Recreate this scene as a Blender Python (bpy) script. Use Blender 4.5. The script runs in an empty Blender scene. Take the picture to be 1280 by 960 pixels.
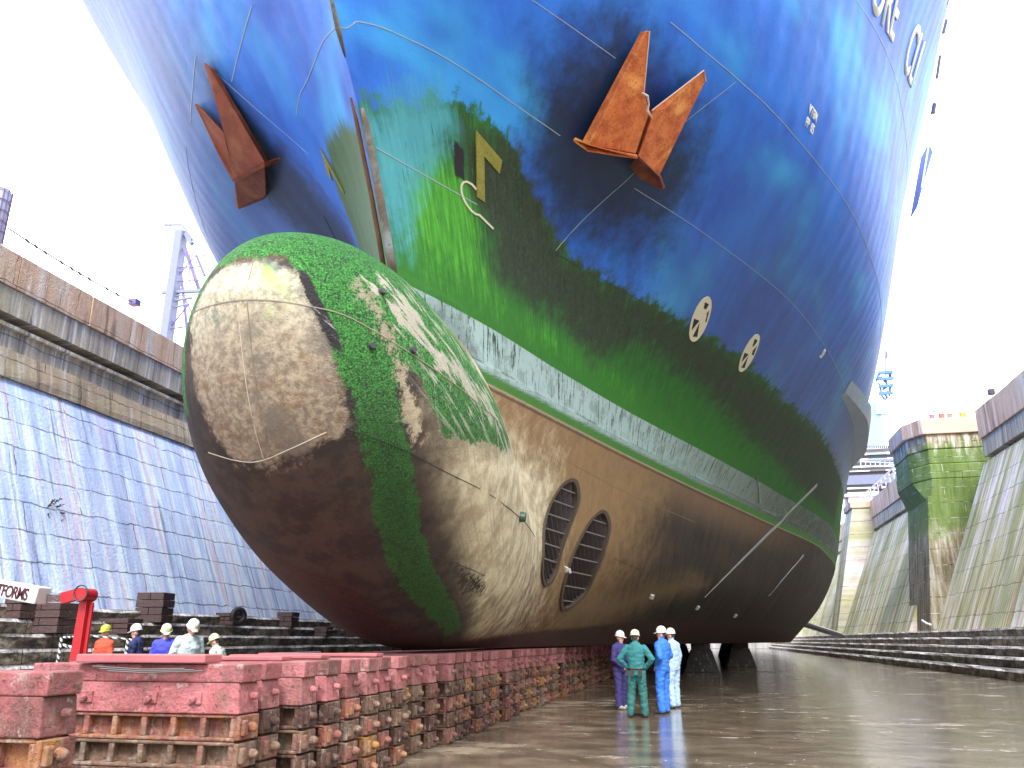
import bpy, bmesh, math, random
import numpy as np
from mathutils import Vector, Matrix
random.seed(7); rng=np.random.default_rng(11)
R=math.radians
S=bpy.context.scene
C=S.collection
# ------------------------------------------------------------------ camera, sky, sun, exposure
PITCH=R(17.7447); YAW=R(12.8756); EYE=1.6
cd=bpy.data.cameras.new('camera'); cam=bpy.data.objects.new('camera',cd); C.objects.link(cam); S.camera=cam
cam.location=(0,0,EYE); cam.rotation_euler=(R(90)+PITCH,0,YAW)
cd.sensor_width=36; cd.lens=36*1000/1280; cd.clip_start=.1; cd.clip_end=3000
w=bpy.data.worlds.new('World'); S.world=w; w.use_nodes=True
nt=w.node_tree; nt.nodes.clear()
sky=nt.nodes.new('ShaderNodeTexSky'); sky.sky_type='NISHITA'; sky.sun_disc=False
SUN_EL,SUN_AZ=R(52),R(170)
sky.sun_elevation=SUN_EL; sky.sun_rotation=SUN_AZ; sky.air_density=1.0; sky.dust_density=3.0
mx=nt.nodes.new('ShaderNodeMix'); mx.data_type='RGBA'; mx.inputs[0].default_value=.78
nt.links.new(sky.outputs[0],mx.inputs[6]); mx.inputs[7].default_value=(13,13.2,13.6,1)     # overcast white veil
bg=nt.nodes.new('ShaderNodeBackground'); bg.inputs[1].default_value=.10
wo=nt.nodes.new('ShaderNodeOutputWorld')
nt.links.new(mx.outputs[2],bg.inputs[0]); nt.links.new(bg.outputs[0],wo.inputs[0])
sl=bpy.data.lights.new('sun','SUN'); sl.energy=1.5; sl.angle=R(14); sl.color=(1,.97,.92)
sun=bpy.data.objects.new('sun',sl); C.objects.link(sun)
sd=Vector((math.sin(SUN_AZ)*math.cos(SUN_EL),math.cos(SUN_AZ)*math.cos(SUN_EL),math.sin(SUN_EL)))
sun.rotation_euler=(-sd).to_track_quat('-Z','Y').to_euler(); sun.location=(0,0,60)
S.view_settings.view_transform='Standard'; S.view_settings.look='None'; S.view_settings.gamma=1
S.view_settings.exposure=1.85
S.render.engine='CYCLES'
S.cycles.max_bounces=8; S.cycles.diffuse_bounces=5

# ------------------------------------------------------------------ generic helpers
def srgb(r,g,b):
    f=lambda c:((c/255)/12.92 if c<=10 else (((c/255)+.055)/1.055)**2.4)
    return (f(r),f(g),f(b),1)
class N:
    """tiny node-graph helper"""
    def __init__(s,name):
        s.m=bpy.data.materials.new(name); s.m.use_nodes=True; s.t=s.m.node_tree; s.t.nodes.clear()
        s.o=s.t.nodes.new('ShaderNodeOutputMaterial'); s.b=s.t.nodes.new('ShaderNodeBsdfPrincipled')
        s.t.links.new(s.b.outputs[0],s.o.inputs[0])
    def n(s,k,**kw):
        n=s.t.nodes.new('ShaderNode'+k)
        for a,v in kw.items(): setattr(n,a,v)
        return n
    def put(s,sock,v):
        if v is None: return
        if hasattr(v,'is_output'): s.t.links.new(v,sock)
        else:
            if sock.type=='RGBA' and len(v)==3: v=(*v,1)
            sock.default_value=v
    def attr(s,name,vec=False):
        a=s.n('Attribute'); a.attribute_name=name; return a.outputs['Vector' if vec else 'Fac']
    def math(s,op,a,b=0,c=0,clamp=False):
        n=s.n('Math',operation=op); n.use_clamp=clamp; s.put(n.inputs[0],a); s.put(n.inputs[1],b); s.put(n.inputs[2],c); return n.outputs[0]
    def mapv(s,v,scale=(1,1,1),loc=(0,0,0),rot=(0,0,0)):
        n=s.n('Mapping'); s.put(n.inputs[0],v); n.inputs[1].default_value=loc; n.inputs[2].default_value=rot; n.inputs[3].default_value=scale; return n.outputs[0]
    def noise(s,v,scale,detail=4,rough=.55,dist=0,col=False):
        n=s.n('TexNoise'); s.put(n.inputs['Vector'],v); n.inputs['Scale'].default_value=scale; n.inputs['Detail'].default_value=detail
        n.inputs['Roughness'].default_value=rough; n.inputs['Distortion'].default_value=dist; return n.outputs[1 if col else 0]
    def vor(s,v,scale,feature='F1'):
        n=s.n('TexVoronoi'); n.feature=feature; s.put(n.inputs['Vector'],v); n.inputs['Scale'].default_value=scale; return n.outputs[0]
    def step(s,f,lo,hi):
        n=s.n('MapRange'); n.interpolation_type='SMOOTHSTEP'; s.put(n.inputs[0],f); n.inputs[1].default_value=lo; n.inputs[2].default_value=hi; return n.outputs[0]
    def mix(s,f,a,b,mode='MIX'):
        n=s.n('Mix'); n.data_type='RGBA'; n.blend_type=mode; s.put(n.inputs[0],f); s.put(n.inputs[6],a); s.put(n.inputs[7],b); return n.outputs[2]
    def ramp(s,f,stops,interp='LINEAR'):
        n=s.n('ValToRGB'); n.color_ramp.interpolation=interp; e=n.color_ramp.elements
        while len(e)<len(stops): e.new(.5)
        for q,(p,c) in zip(e,stops): q.position=p; q.color=c if len(c)==4 else (*c,1)
        s.put(n.inputs[0],f); return n.outputs[0]
    def sep(s,v):
        n=s.n('SeparateXYZ'); s.put(n.inputs[0],v); return n.outputs
    def comb(s,x,y,z):
        n=s.n('CombineXYZ'); s.put(n.inputs[0],x); s.put(n.inputs[1],y); s.put(n.inputs[2],z); return n.outputs[0]
    def obj(s): return s.n('TexCoord').outputs['Object']
    def pos(s): return s.n('NewGeometry').outputs['Position']
    def rnd(s): return s.n('ObjectInfo').outputs['Random']
    def fin(s,col,rough=.6,metal=0,bump=None,bs=.3,bd=.05,spec=None):
        s.put(s.b.inputs['Base Color'],col); s.put(s.b.inputs['Roughness'],rough); s.put(s.b.inputs['Metallic'],metal)
        if spec is not None: s.put(s.b.inputs['Specular IOR Level'],spec)
        if bump is not None:
            n=s.n('Bump'); n.inputs['Strength'].default_value=bs; n.inputs['Distance'].default_value=bd
            s.put(n.inputs['Height'],bump); s.t.links.new(n.outputs[0],s.b.inputs['Normal'])
        return s.m
def paint(name,c,rough=.5,var=.25,scale=3,metal=0,dirt=None,bump=.15):
    k=N(name); o=k.obj(); a=k.noise(o,scale,6,.6); b=k.noise(o,scale*7,4,.6)
    col=k.mix(k.math('MULTIPLY',a,var*2),c,(c[0]*.45,c[1]*.45,c[2]*.45,1))
    if dirt: col=k.mix(k.step(b,.5,.68),col,dirt)
    return k.fin(col,k.math('MULTIPLY_ADD',b,.3,rough-.15),metal,b,bump,.02)
def tag(o,label=None,cat=None,group=None,kind=None):
    if label: o['label']=label
    if cat: o['category']=cat
    if group: o['group']=group
    if kind: o['kind']=kind
    return o
def empty(name,loc=(0,0,0),rz=0,label=None,cat=None,group=None,kind=None):
    o=bpy.data.objects.new(name,None); C.objects.link(o); o.location=loc; o.rotation_euler=(0,0,rz); o.empty_display_size=.3
    return tag(o,label,cat,group,kind)
class MB:
    def __init__(s): s.v=[]; s.f=[]; s.mi=[]; s.cur=0
    def add(s,vs,fs):
        b=len(s.v); s.v+= [tuple(p) for p in vs]; s.f+=[tuple(b+i for i in f) for f in fs]; s.mi+=[s.cur]*len(fs); return s
    def box(s,x0,x1,y0,y1,z0,z1):
        return s.add([(x0,y0,z0),(x1,y0,z0),(x1,y1,z0),(x0,y1,z0),(x0,y0,z1),(x1,y0,z1),(x1,y1,z1),(x0,y1,z1)],
            [(0,3,2,1),(4,5,6,7),(0,1,5,4),(1,2,6,5),(2,3,7,6),(3,0,4,7)])
    def bar(s,a,b,w=.1,h=.1,up=(0,0,1)):
        a=Vector(a);b=Vector(b); d=(b-a).normalized(); u=Vector(up)
        if abs(d.dot(u))>.98: u=Vector((1,0,0))
        r=d.cross(u).normalized()*w/2; u=r.cross(d).normalized()*h/2
        vs=[p+i*r+j*u for p in (a,b) for i,j in ((-1,-1),(1,-1),(1,1),(-1,1))]
        return s.add(vs,[(0,1,2,3),(7,6,5,4),(0,4,5,1),(1,5,6,2),(2,6,7,3),(3,7,4,0)])
    def tube(s,pts,r,n=8,cap=True):
        pts=[Vector(p) for p in pts]; rr=r if isinstance(r,(list,tuple)) else [r]*len(pts)
        rings=[]; pu=None
        for i,p in enumerate(pts):
            d=(pts[min(i+1,len(pts)-1)]-pts[max(i-1,0)]).normalized()
            u=pu if pu is not None else (Vector((0,0,1)) if abs(d.z)<.9 else Vector((1,0,0)))
            x=d.cross(u).normalized(); y=x.cross(d).normalized(); pu=y
            rings.append([p+rr[i]*(math.cos(t)*x+math.sin(t)*y) for t in [2*math.pi*k/n for k in range(n)]])
        vs=[q for g in rings for q in g]; fs=[]
        for i in range(len(rings)-1):
            for k in range(n): fs.append((i*n+k,i*n+(k+1)%n,(i+1)*n+(k+1)%n,(i+1)*n+k))
        if cap: fs+= [tuple(range(n))[::-1],tuple(range((len(rings)-1)*n,len(rings)*n))]
        return s.add(vs,fs)
    def lathe(s,prof,n=24,c=(0,0,0),a0=0,a1=2*math.pi):
        full=abs(a1-a0-2*math.pi)<1e-6; m=n if full else n+1
        vs=[(c[0]+r*math.cos(a0+(a1-a0)*k/n),c[1]+r*math.sin(a0+(a1-a0)*k/n),c[2]+z) for r,z in prof for k in range(m)]
        fs=[(i*m+k,i*m+(k+1)%m,(i+1)*m+(k+1)%m,(i+1)*m+k) for i in range(len(prof)-1) for k in range(n)]
        return s.add(vs,fs)
    def prism(s,a,b):   # two matching polygons
        n=len(a); return s.add(list(a)+list(b),[tuple(range(n))[::-1],tuple(range(n,2*n))]+[(i,(i+1)%n,n+(i+1)%n,n+i) for i in range(n)])
    def build(s,name,mats,parent=None,smooth=False,bevel=0,fixn=True):
        me=bpy.data.meshes.new(name); me.from_pydata([tuple(p) for p in s.v],[],s.f)
        if not isinstance(mats,(list,tuple)): mats=[mats]
        for m in mats: me.materials.append(m)
        if len(mats)>1: me.polygons.foreach_set('material_index',s.mi)
        if fixn:
            bm=bmesh.new(); bm.from_mesh(me); bmesh.ops.recalc_face_normals(bm,faces=bm.faces); bm.to_mesh(me); bm.free()
        if smooth: me.polygons.foreach_set('use_smooth',[True]*len(me.polygons))
        o=bpy.data.objects.new(name,me); C.objects.link(o)
        if bevel:
            m=o.modifiers.new('bevel','BEVEL'); m.width=bevel; m.segments=2; m.limit_method='ANGLE'
        if parent: o.parent=parent
        return o
def ray(px,py):
    a=px-640;b=480-py
    up=b*math.cos(PITCH)+1000*math.sin(PITCH); fw=-b*math.sin(PITCH)+1000*math.cos(PITCH)
    return Vector((a*math.cos(YAW)-fw*math.sin(YAW), fw*math.cos(YAW)+a*math.sin(YAW), up))
def at(px,py,X=None,Y=None,Z=None):
    d=ray(px,py); t=X/d.x if X is not None else Y/d.y if Y is not None else (Z-EYE)/d.z
    return d*t+Vector((0,0,EYE))
def copy_tree(o,parent=None):
    c=o.copy(); C.objects.link(c); c.parent=parent
    for ch in [x for x in C.objects if x.parent==o]: copy_tree(ch,c)
    return c
# ------------------------------------------------------------------ hull form (waterlines of a ship with bulbous bow)
XC=-5.2
ZB=1.42
def pchip(x,y,q):
    x=np.asarray(x,float);y=np.asarray(y,float);q=np.asarray(q,float)
    h=np.diff(x); sh=(len(h),)+(1,)*(y.ndim-1); d=np.diff(y,axis=0)/h.reshape(sh)
    m=np.zeros_like(y)
    h0=h[:-1].reshape((-1,)+(1,)*(y.ndim-1)); h1=h[1:].reshape(h0.shape)
    w1=2*h1+h0; w2=h1+2*h0
    a=d[:-1]; b=d[1:]; ok=(a*b)>0
    with np.errstate(all='ignore'):
        mm=(w1+w2)/(w1/np.where(ok,a,1)+w2/np.where(ok,b,1))
    m[1:-1]=np.where(ok,mm,0); m[0]=d[0]; m[-1]=d[-1]
    q=np.clip(q,x[0],x[-1]); i=np.clip(np.searchsorted(x,q,side='right')-1,0,len(h)-1)
    return i,q,h,m,x,y
def pc(x,y,q):
    i,q,h,m,x,y=pchip(x,y,q); H=h[i]; t=(q-x[i])/H
    if y.ndim==2: H=H[:,None]; t=t[:,None]
    return y[i]*(1+2*t)*(1-t)**2+m[i]*H*t*(1-t)**2+y[i+1]*t*t*(3-2*t)+m[i+1]*H*t*t*(t-1)
TK=[0,1,3,6,10,16,25,40,60,90,140]
ZK=[1.42,2.5,4,5.5,7,8,10.5,14,18,22,27]
HB=np.array([
[0,.1,.3,.5,.9,1.8,3.6,8,12.3,14.3,14.5],
[0,.3,.8,1.2,1.8,3,5.2,9.6,13.3,14.6,15],
[0,.4,1,1.6,2.6,4.3,6.9,11.3,14.6,15.6,16],
[0,.4,1,1.8,2.9,4.8,7.6,12.3,15.4,16,16],
[0,.4,1.1,2.0,3.2,5.1,8.1,12.8,15.9,16,16],
[0,.45,1.2,2.1,3.4,5.6,8.8,13.4,16,16,16],
[0,.5,1.4,2.65,4.75,7.7,10.7,14.1,16,16,16],
[0,1.1,3,5.4,8.1,10.8,13.1,15.0,16,16,16],
[0,2,4.6,7.3,9.8,12.1,14.0,15.5,16,16,16],
[0,3,6,9.2,12,13.9,15.0,15.8,16,16,16],
[0,4,7.5,10.8,13.0,14.4,15.3,16,16,16,16]],float)
SZ=[1.42,3,5,7.1,7.85,9,10.1,11.4,14,18,22,27]
SY=[14.2,13.6,13.2,12.95,12.7,11.95,11.1,9.7,7.6,5.4,3.8,2.6]
# bulb profile: nose, top and bottom as functions of Y
PT=([8.03,8.2,8.75,9.4,10.5,11.6,12.5,13.3,14.2,16,18,22],[5.7,6.35,6.85,7.08,7.22,7.24,7.18,7.02,6.8,6.3,5.8,5.2])
PB=([8.03,8.2,8.45,8.75,9.4,10.5,12,13.8,15,22],[5.7,5.2,4.6,4.1,3.45,2.75,2.05,1.5,1.42,1.42])
PW=([8.03,8.1,8.3,8.75,9.5,10.5,12,14,17,20,30],[0,.38,.75,1.27,1.76,2.14,2.36,2.2,1.75,1.2,0])
def hull_hb(Y,z):      # Y array, z scalar
    ys=float(pc(SZ,SY,[z])[0]); row=pc(ZK,HB,[z])[0]
    return pc(TK,row,Y-ys)*(Y>ys)
def bulb_hb(Y,z):
    zt=pc(*PT,Y); zb=pc(*PB,Y); w=pc(*PW,Y)
    c=(zt+zb)/2; a=np.maximum((zt-zb)/2,1e-4)
    t=np.abs((z-c)/a); e=2-np.interp(Y,[9.2,10.6,14],[0,.55,.8])*(z>c)
    return w*np.sqrt(np.clip(1-t**e,0,1))*(Y>8.03)
def hb(Y,z):
    a=hull_hb(Y,z); b=bulb_hb(Y,z); p=5.0
    return (a**p+b**p)**(1/p)
def bow(z):
    ys=float(pc(SZ,SY,[z])[0])
    if z<7.22:
        if z>=5.7: yb=np.interp(z,DT[1],DT[0])
        else: yb=np.interp(-z,-DB[1],DB[0])
        return min(ys,yb)
    return ys
_y=8.03+np.linspace(0,1,800)**2*6
DT=(_y,np.maximum.accumulate(pc(*PT,_y))); DB=(_y,np.minimum.accumulate(pc(*PB,_y)))
def zlevels():
    z=np.concatenate([ZB+0.0+(np.linspace(0,1,50)**1.6)*2.6, np.linspace(4.02,6.6,45)[1:],6.6+(1-(1-np.linspace(0,1,45))**1.8)[1:]*.62,
        np.linspace(7.225,12,95)[1:],np.linspace(12,27,90)[1:]])
    return z
def grid(ns=320):
    zs=zlevels(); P=np.zeros((len(zs),ns,3)); U=np.zeros((len(zs),ns))
    s=np.linspace(0,1,ns)
    for k,z in enumerate(zs):
        y0=bow(z)
        g=np.where(s<.5,(s/.5)**2*14, 14+(np.clip(s-.5,0,1)/.5)**1.5*110)
        Y=y0+g
        h=hb(Y,z); h[0]=0
        P[k,:,0]=h; P[k,:,1]=Y; P[k,:,2]=z
        U[k,1:]=np.cumsum(np.hypot(np.diff(h),np.diff(Y)))
    return zs,P,U
# surface point of the hull at signed girth U (+ right of picture, - left) and height z, pushed out by off
_wl={}
def wline(z):
    k=round(z,2)
    if k not in _wl:
        y0=bow(k); s=np.linspace(0,1,1400); Y=y0+s**2*90; h=hb(Y,k); h[0]=0
        _wl[k]=(np.concatenate([[0],np.cumsum(np.hypot(np.diff(h),np.diff(Y)))]),h,Y)
    return _wl[k]
def raw(U,z):
    u,h,Y=wline(z); a=abs(U); sg=1 if U>=0 else -1
    return Vector((XC+sg*np.interp(a,u,h),np.interp(a,u,Y),z))
def HP(U,z,off=0):
    p=raw(U,z)
    if off:
        e=.12; a=raw(U+e,z)-raw(U-e,z); q=raw(U,z+e)-raw(U,z-e); n=a.cross(q).normalized()
        if n.x*(1 if U>0 else -1)<0 and abs(n.x)>.2: n=-n
        elif abs(n.x)<=.2 and n.y>0: n=-n
        p=p+n*off
    return p
def hp_strip(mb,uz,wid,off=.012,th=.01,step=.5,taper=False):
    """a flat bead of width wid lying along a (U,z) polyline on the plating"""
    pts=[]
    for (a,b),(c,d) in zip(uz[:-1],uz[1:]):
        n=max(1,int(math.hypot(c-a,d-b)/step))
        pts+=[(a+(c-a)*i/n,b+(d-b)*i/n) for i in range(n)]
    pts.append(uz[-1]); P3=[HP(u,z,off) for u,z in pts]; P0=[HP(u,z,off-th-.03) for u,z in pts]
    L=[];n=len(pts)
    for i in range(n):
        t=(P3[min(i+1,n-1)]-P3[max(i-1,0)]).normalized(); nn=(P3[i]-P0[i]).normalized(); s=t.cross(nn).normalized()
        w_=wid*(1-i/(n-1)*.85) if taper else wid
        L.append([P3[i]+s*w_/2,P3[i]-s*w_/2,P0[i]-s*w_/2,P0[i]+s*w_/2])
    vs=[q for g in L for q in g]; fs=[]
    for i in range(n-1):
        for k in range(4): fs.append((4*i+k,4*i+(k+1)%4,4*i+4+(k+1)%4,4*i+4+k))
    fs+=[(0,1,2,3),(4*n-1,4*n-2,4*n-3,4*n-4)]
    mb.add(vs,fs)
# regions of paint, weed, wear and painted anchor shade, each a polygon in (girth, height) on the plating
RG={
'weedport':[(-3.5,11.3),(-1.8,10.9),(-.5,10.3),(-.2,9.3),(-.1,8.2),(-.9,8.0),(-3,8.0),(-4.6,8.6),(-5.0,9.8),(-4.6,10.9)],
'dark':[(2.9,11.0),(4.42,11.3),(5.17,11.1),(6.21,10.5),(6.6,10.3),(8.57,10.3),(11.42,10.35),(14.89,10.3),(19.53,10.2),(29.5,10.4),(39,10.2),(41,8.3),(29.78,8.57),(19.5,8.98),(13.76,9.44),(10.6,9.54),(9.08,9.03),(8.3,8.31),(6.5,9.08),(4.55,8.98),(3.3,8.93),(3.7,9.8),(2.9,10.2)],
'lime':[(.35,9.9),(1.5,10.3),(2.36,10.5),(3.0,10.05),(2.96,9.2),(4.08,8.6),(6.5,8.6),(11,8.5),(11,7.9),(1.9,7.9),(.3,8.1)],
'pale':[(0.1,10.3),(1.2,10.9),(2.4,11.3),(2.8,11.0),(1.8,10.3),(1.0,9.5),(.7,8.4),(0.05,8.2)],
'cap':[(-.18,6.13),(.32,6.13),(.65,5.9),(.85,5.49),(1.0,5.08),(1.12,4.61),(1.14,4.2),(.9,4.02),(.45,3.8),(-.11,3.7),(-.61,3.8),(-.97,4.37),(-1.02,5.02),(-1.19,5.6),(-.73,6.01)],
'weedbulb':[(-14,7.95),(-14,5.2),(-3,4.6),(-1.55,4.5),(-1.35,5.5),(-.8,6.08),(-.2,6.2),(.35,6.2),(.7,5.95),(.92,5.5),(1.03,5.05),(1.17,4.5),(1.25,3.6),(1.0,2.9),(.9,2.3),(1.3,1.7),(1.95,1.75),(1.85,2.2),(1.68,2.73),(1.82,3.3),(1.94,4.02),(1.9,4.6),(1.95,5.0),(2.3,4.9),(2.6,4.25),(3.3,4.3),(4.3,4.4),(5.2,4.6),(5.0,5.2),(4.3,5.6),(3.7,6.2),(3.3,6.9),(2.7,7.3),(2.0,7.95)],
'tan':[(1.40,6.1),(1.75,5.6),(2.05,4.96),(2.2,4.25),(1.95,4.1),(1.86,4.9),(1.64,5.5),(1.3,5.95)],
'worn':[(1.7,6.15),(2.3,5.85),(3.0,5.4),(4.2,5.0),(4.9,4.6),(3.9,4.9),(2.8,5.2),(2.1,5.6)],
'cream':[(1.95,4.1),(2.4,5.2),(4.5,5.9),(8.2,5.9),(12.3,5.6),(12.6,4.4),(10.2,3.0),(6.5,2.0),(2.3,1.7),(1.2,2.0),(1.5,2.9)],
'red':[(-9,2.7),(-1.3,2.9),(-.38,2.6),(.15,2.4),(.4,1.9),(.9,1.6),(3.5,1.62),(12,1.9),(22,2.3),(40,2.45),(70,2.4),(120,2.4),(120,1),(-120,1),(-120,2.4),(-30,2.4)],
'anchorshade':[(4.9,12.4),(6.0,13.1),(7.0,13.7),(8.2,13.2),(9.2,13.0),(10.3,12.9),(10.6,12.1),(10.3,11.3),(8.33,10.75),(6.37,10.5),(5.37,10.9),(4.9,11.5)],
'anchorshadeport':[(-7.6,13.9),(-6.6,13.2),(-6.2,12.3),(-5.6,11.3),(-5.0,10.0),(-6.6,9.6),(-8.3,11.0),(-9.0,12.3)],
'crack':[(.60,6.0),(.74,5.95),(.93,5.6),(1.12,5.2),(1.16,5.0),(1.02,5.05),(.84,5.45)],
'holeport':[(2.45,10.3),(2.75,10.3),(2.9,10.75),(2.6,10.8)],
'mussel':[(1.9,2.9),(3.3,2.7),(3.2,2.2),(2.0,2.1)],
'buff':[(3.5,7.0),(17,6.9),(19.5,6.0),(18,4.6),(15.2,3.0),(12,2.2),(9.5,2.6),(8.6,5.6)],
'lowtan':[(12,2.4),(17,2.9),(24,3.9),(27,3.7),(23,3.1),(16,2.2),(12,1.9)],
}
FE={'cap':.22,'crack':.05,'tan':.22,'worn':.35,'weedbulb':.22,'cream':1.5,'red':.25,'anchorshade':1.2,'anchorshadeport':1.0,'dark':.45,'lime':.5,'pale':.4,'weedport':.5,'buff':2.2,'lowtan':.5,'mussel':.4,'holeport':.15}
WT=np.array([(-60,10.3),(-12,10.4),(-6,10.3),(0,10.5),(1.16,10.77),(2.12,11.18),(2.88,11.45),(3.6,11.39),(4.28,11.35),(4.9,11.05),(6.0,10.55),(6.8,10.3),(9,10.32),(12.5,10.4),(15.8,10.36),(21.3,10.25),(29,10.4),(36.4,10.1),(60,9.9),(200,9.9)])
def sdist(px,py,poly):
    P=np.array(poly); Q=np.roll(P,-1,0); d2=np.full(px.shape,1e9,np.float32); ins=np.zeros(px.shape,bool)
    for (ax,ay),(bx,by) in zip(P,Q):
        ex,ey=bx-ax,by-ay; wx,wy=px-ax,py-ay; t=np.clip((wx*ex+wy*ey)/(ex*ex+ey*ey+1e-12),0,1)
        d2=np.minimum(d2,(wx-ex*t)**2+(wy-ey*t)**2)
        if ay!=by: ins^=((ay>py)!=(by>py))&(px<(bx-ax)*(py-ay)/(by-ay)+ax)
    d=np.sqrt(d2); return np.where(ins,d,-d)
THR=[[(13.68,5.6),(14.01,5.13),(13.46,4.49),(12.3,3.6),(11.48,3.1),(10.5,2.85),(10.25,3.15),(11.05,3.85),(12.0,4.65),(12.91,5.35)],
     [(15.8,5.1),(16.25,4.75),(15.79,4.1),(14.92,3.4),(13.91,2.8),(12.0,2.35),(11.75,2.65),(12.74,3.4),(13.89,4.15),(14.96,4.8)]]
def smooth_poly(p,n=6):
    out=[];m=len(p)
    for i in range(m):
        a,b,c,d=[np.array(p[(i+k-1)%m],float) for k in range(4)]
        for k in range(n):
            t=k/n; out.append(tuple(.5*((2*b)+(-a+c)*t+(2*a-5*b+4*c-d)*t*t+(-a+3*b-3*c+d)*t**3)))
    return out
THR=[smooth_poly(p) for p in THR]

ship=empty('container_ship',(XC,14,ZB),0,'huge blue-hulled ship with a weed-covered bulbous bow standing on keel blocks in the dry dock','ship')
def sp(o): o.parent=ship; o.matrix_parent_inverse=Matrix.Translation((-XC,-14,-ZB)); return o

def make_hull():
    zs,P,U=grid(430); nz,ns=U.shape
    right=P.copy(); right[...,0]=XC+right[...,0]; left=P.copy(); left[...,0]=XC-left[...,0]
    vr=right.reshape(-1,3); vl=left[:,1:].reshape(-1,3); nr=len(vr)
    V=np.concatenate([vr,vl]); uu=np.concatenate([U.ravel(),-U[:,1:].ravel()])
    zz=V[:,2]; I=np.arange(nr).reshape(nz,ns); J=np.zeros((nz,ns),int); J[:,0]=I[:,0]; J[:,1:]=nr+np.arange(nz*(ns-1)).reshape(nz,ns-1)
    F=[]
    a=np.stack([I[:-1,:-1],I[:-1,1:],I[1:,1:],I[1:,:-1]],-1).reshape(-1,4)
    b=np.stack([J[:-1,:-1],J[1:,:-1],J[1:,1:],J[:-1,1:]],-1).reshape(-1,4)
    bot=np.stack([I[0,:-1],J[0,:-1],J[0,1:],I[0,1:]],-1); top=np.stack([I[-1,:-1],I[-1,1:],J[-1,1:],J[-1,:-1]],-1)
    # openings of the two thruster tunnels
    ca=U[:-1,:-1].ravel()*.25+U[:-1,1:].ravel()*.25+U[1:,1:].ravel()*.25+U[1:,:-1].ravel()*.25
    cz=(P[:-1,:-1,2]*.5+P[1:,:-1,2]*.5).ravel()
    keep=np.ones(len(a),bool)
    for t in THR: keep&=sdist(ca,cz,t)<.02
    a=a[keep]
    stern=[tuple(list(I[:,-1])+list(J[::-1,-1]))]
    faces=a.tolist()+b.tolist()+bot[1:].tolist()+top[1:].tolist()+stern
    faces.append([int(I[0,0]),int(J[0,1]),int(I[0,1])]); faces.append([int(I[-1,0]),int(I[-1,1]),int(J[-1,1])])
    me=bpy.data.meshes.new('hull'); me.from_pydata(V.tolist(),[],faces); me.validate()
    me.polygons.foreach_set('use_smooth',[True]*len(me.polygons))
    def put(name,val):
        at_=me.attributes.new(name,'FLOAT','POINT'); at_.data.foreach_set('value',val.astype(np.float32))
    v=me.attributes.new('uz','FLOAT_VECTOR','POINT'); v.data.foreach_set('vector',np.stack([uu,zz,V[:,1]*0],-1).astype(np.float32).ravel())
    put('depth',V[:,1])
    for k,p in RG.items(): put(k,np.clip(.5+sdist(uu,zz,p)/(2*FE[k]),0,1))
    wt=np.interp(uu,WT[:,0],WT[:,1]); put('weedtop',np.clip(.5+(wt-zz)/1.0,0,1))
    put('abovebulb',np.clip(.5+np.maximum((V[:,1]-12.95)/.1,(zz-8.0)/.1),0,1))
    o=bpy.data.objects.new('hull',me); C.objects.link(o); return o
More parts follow.
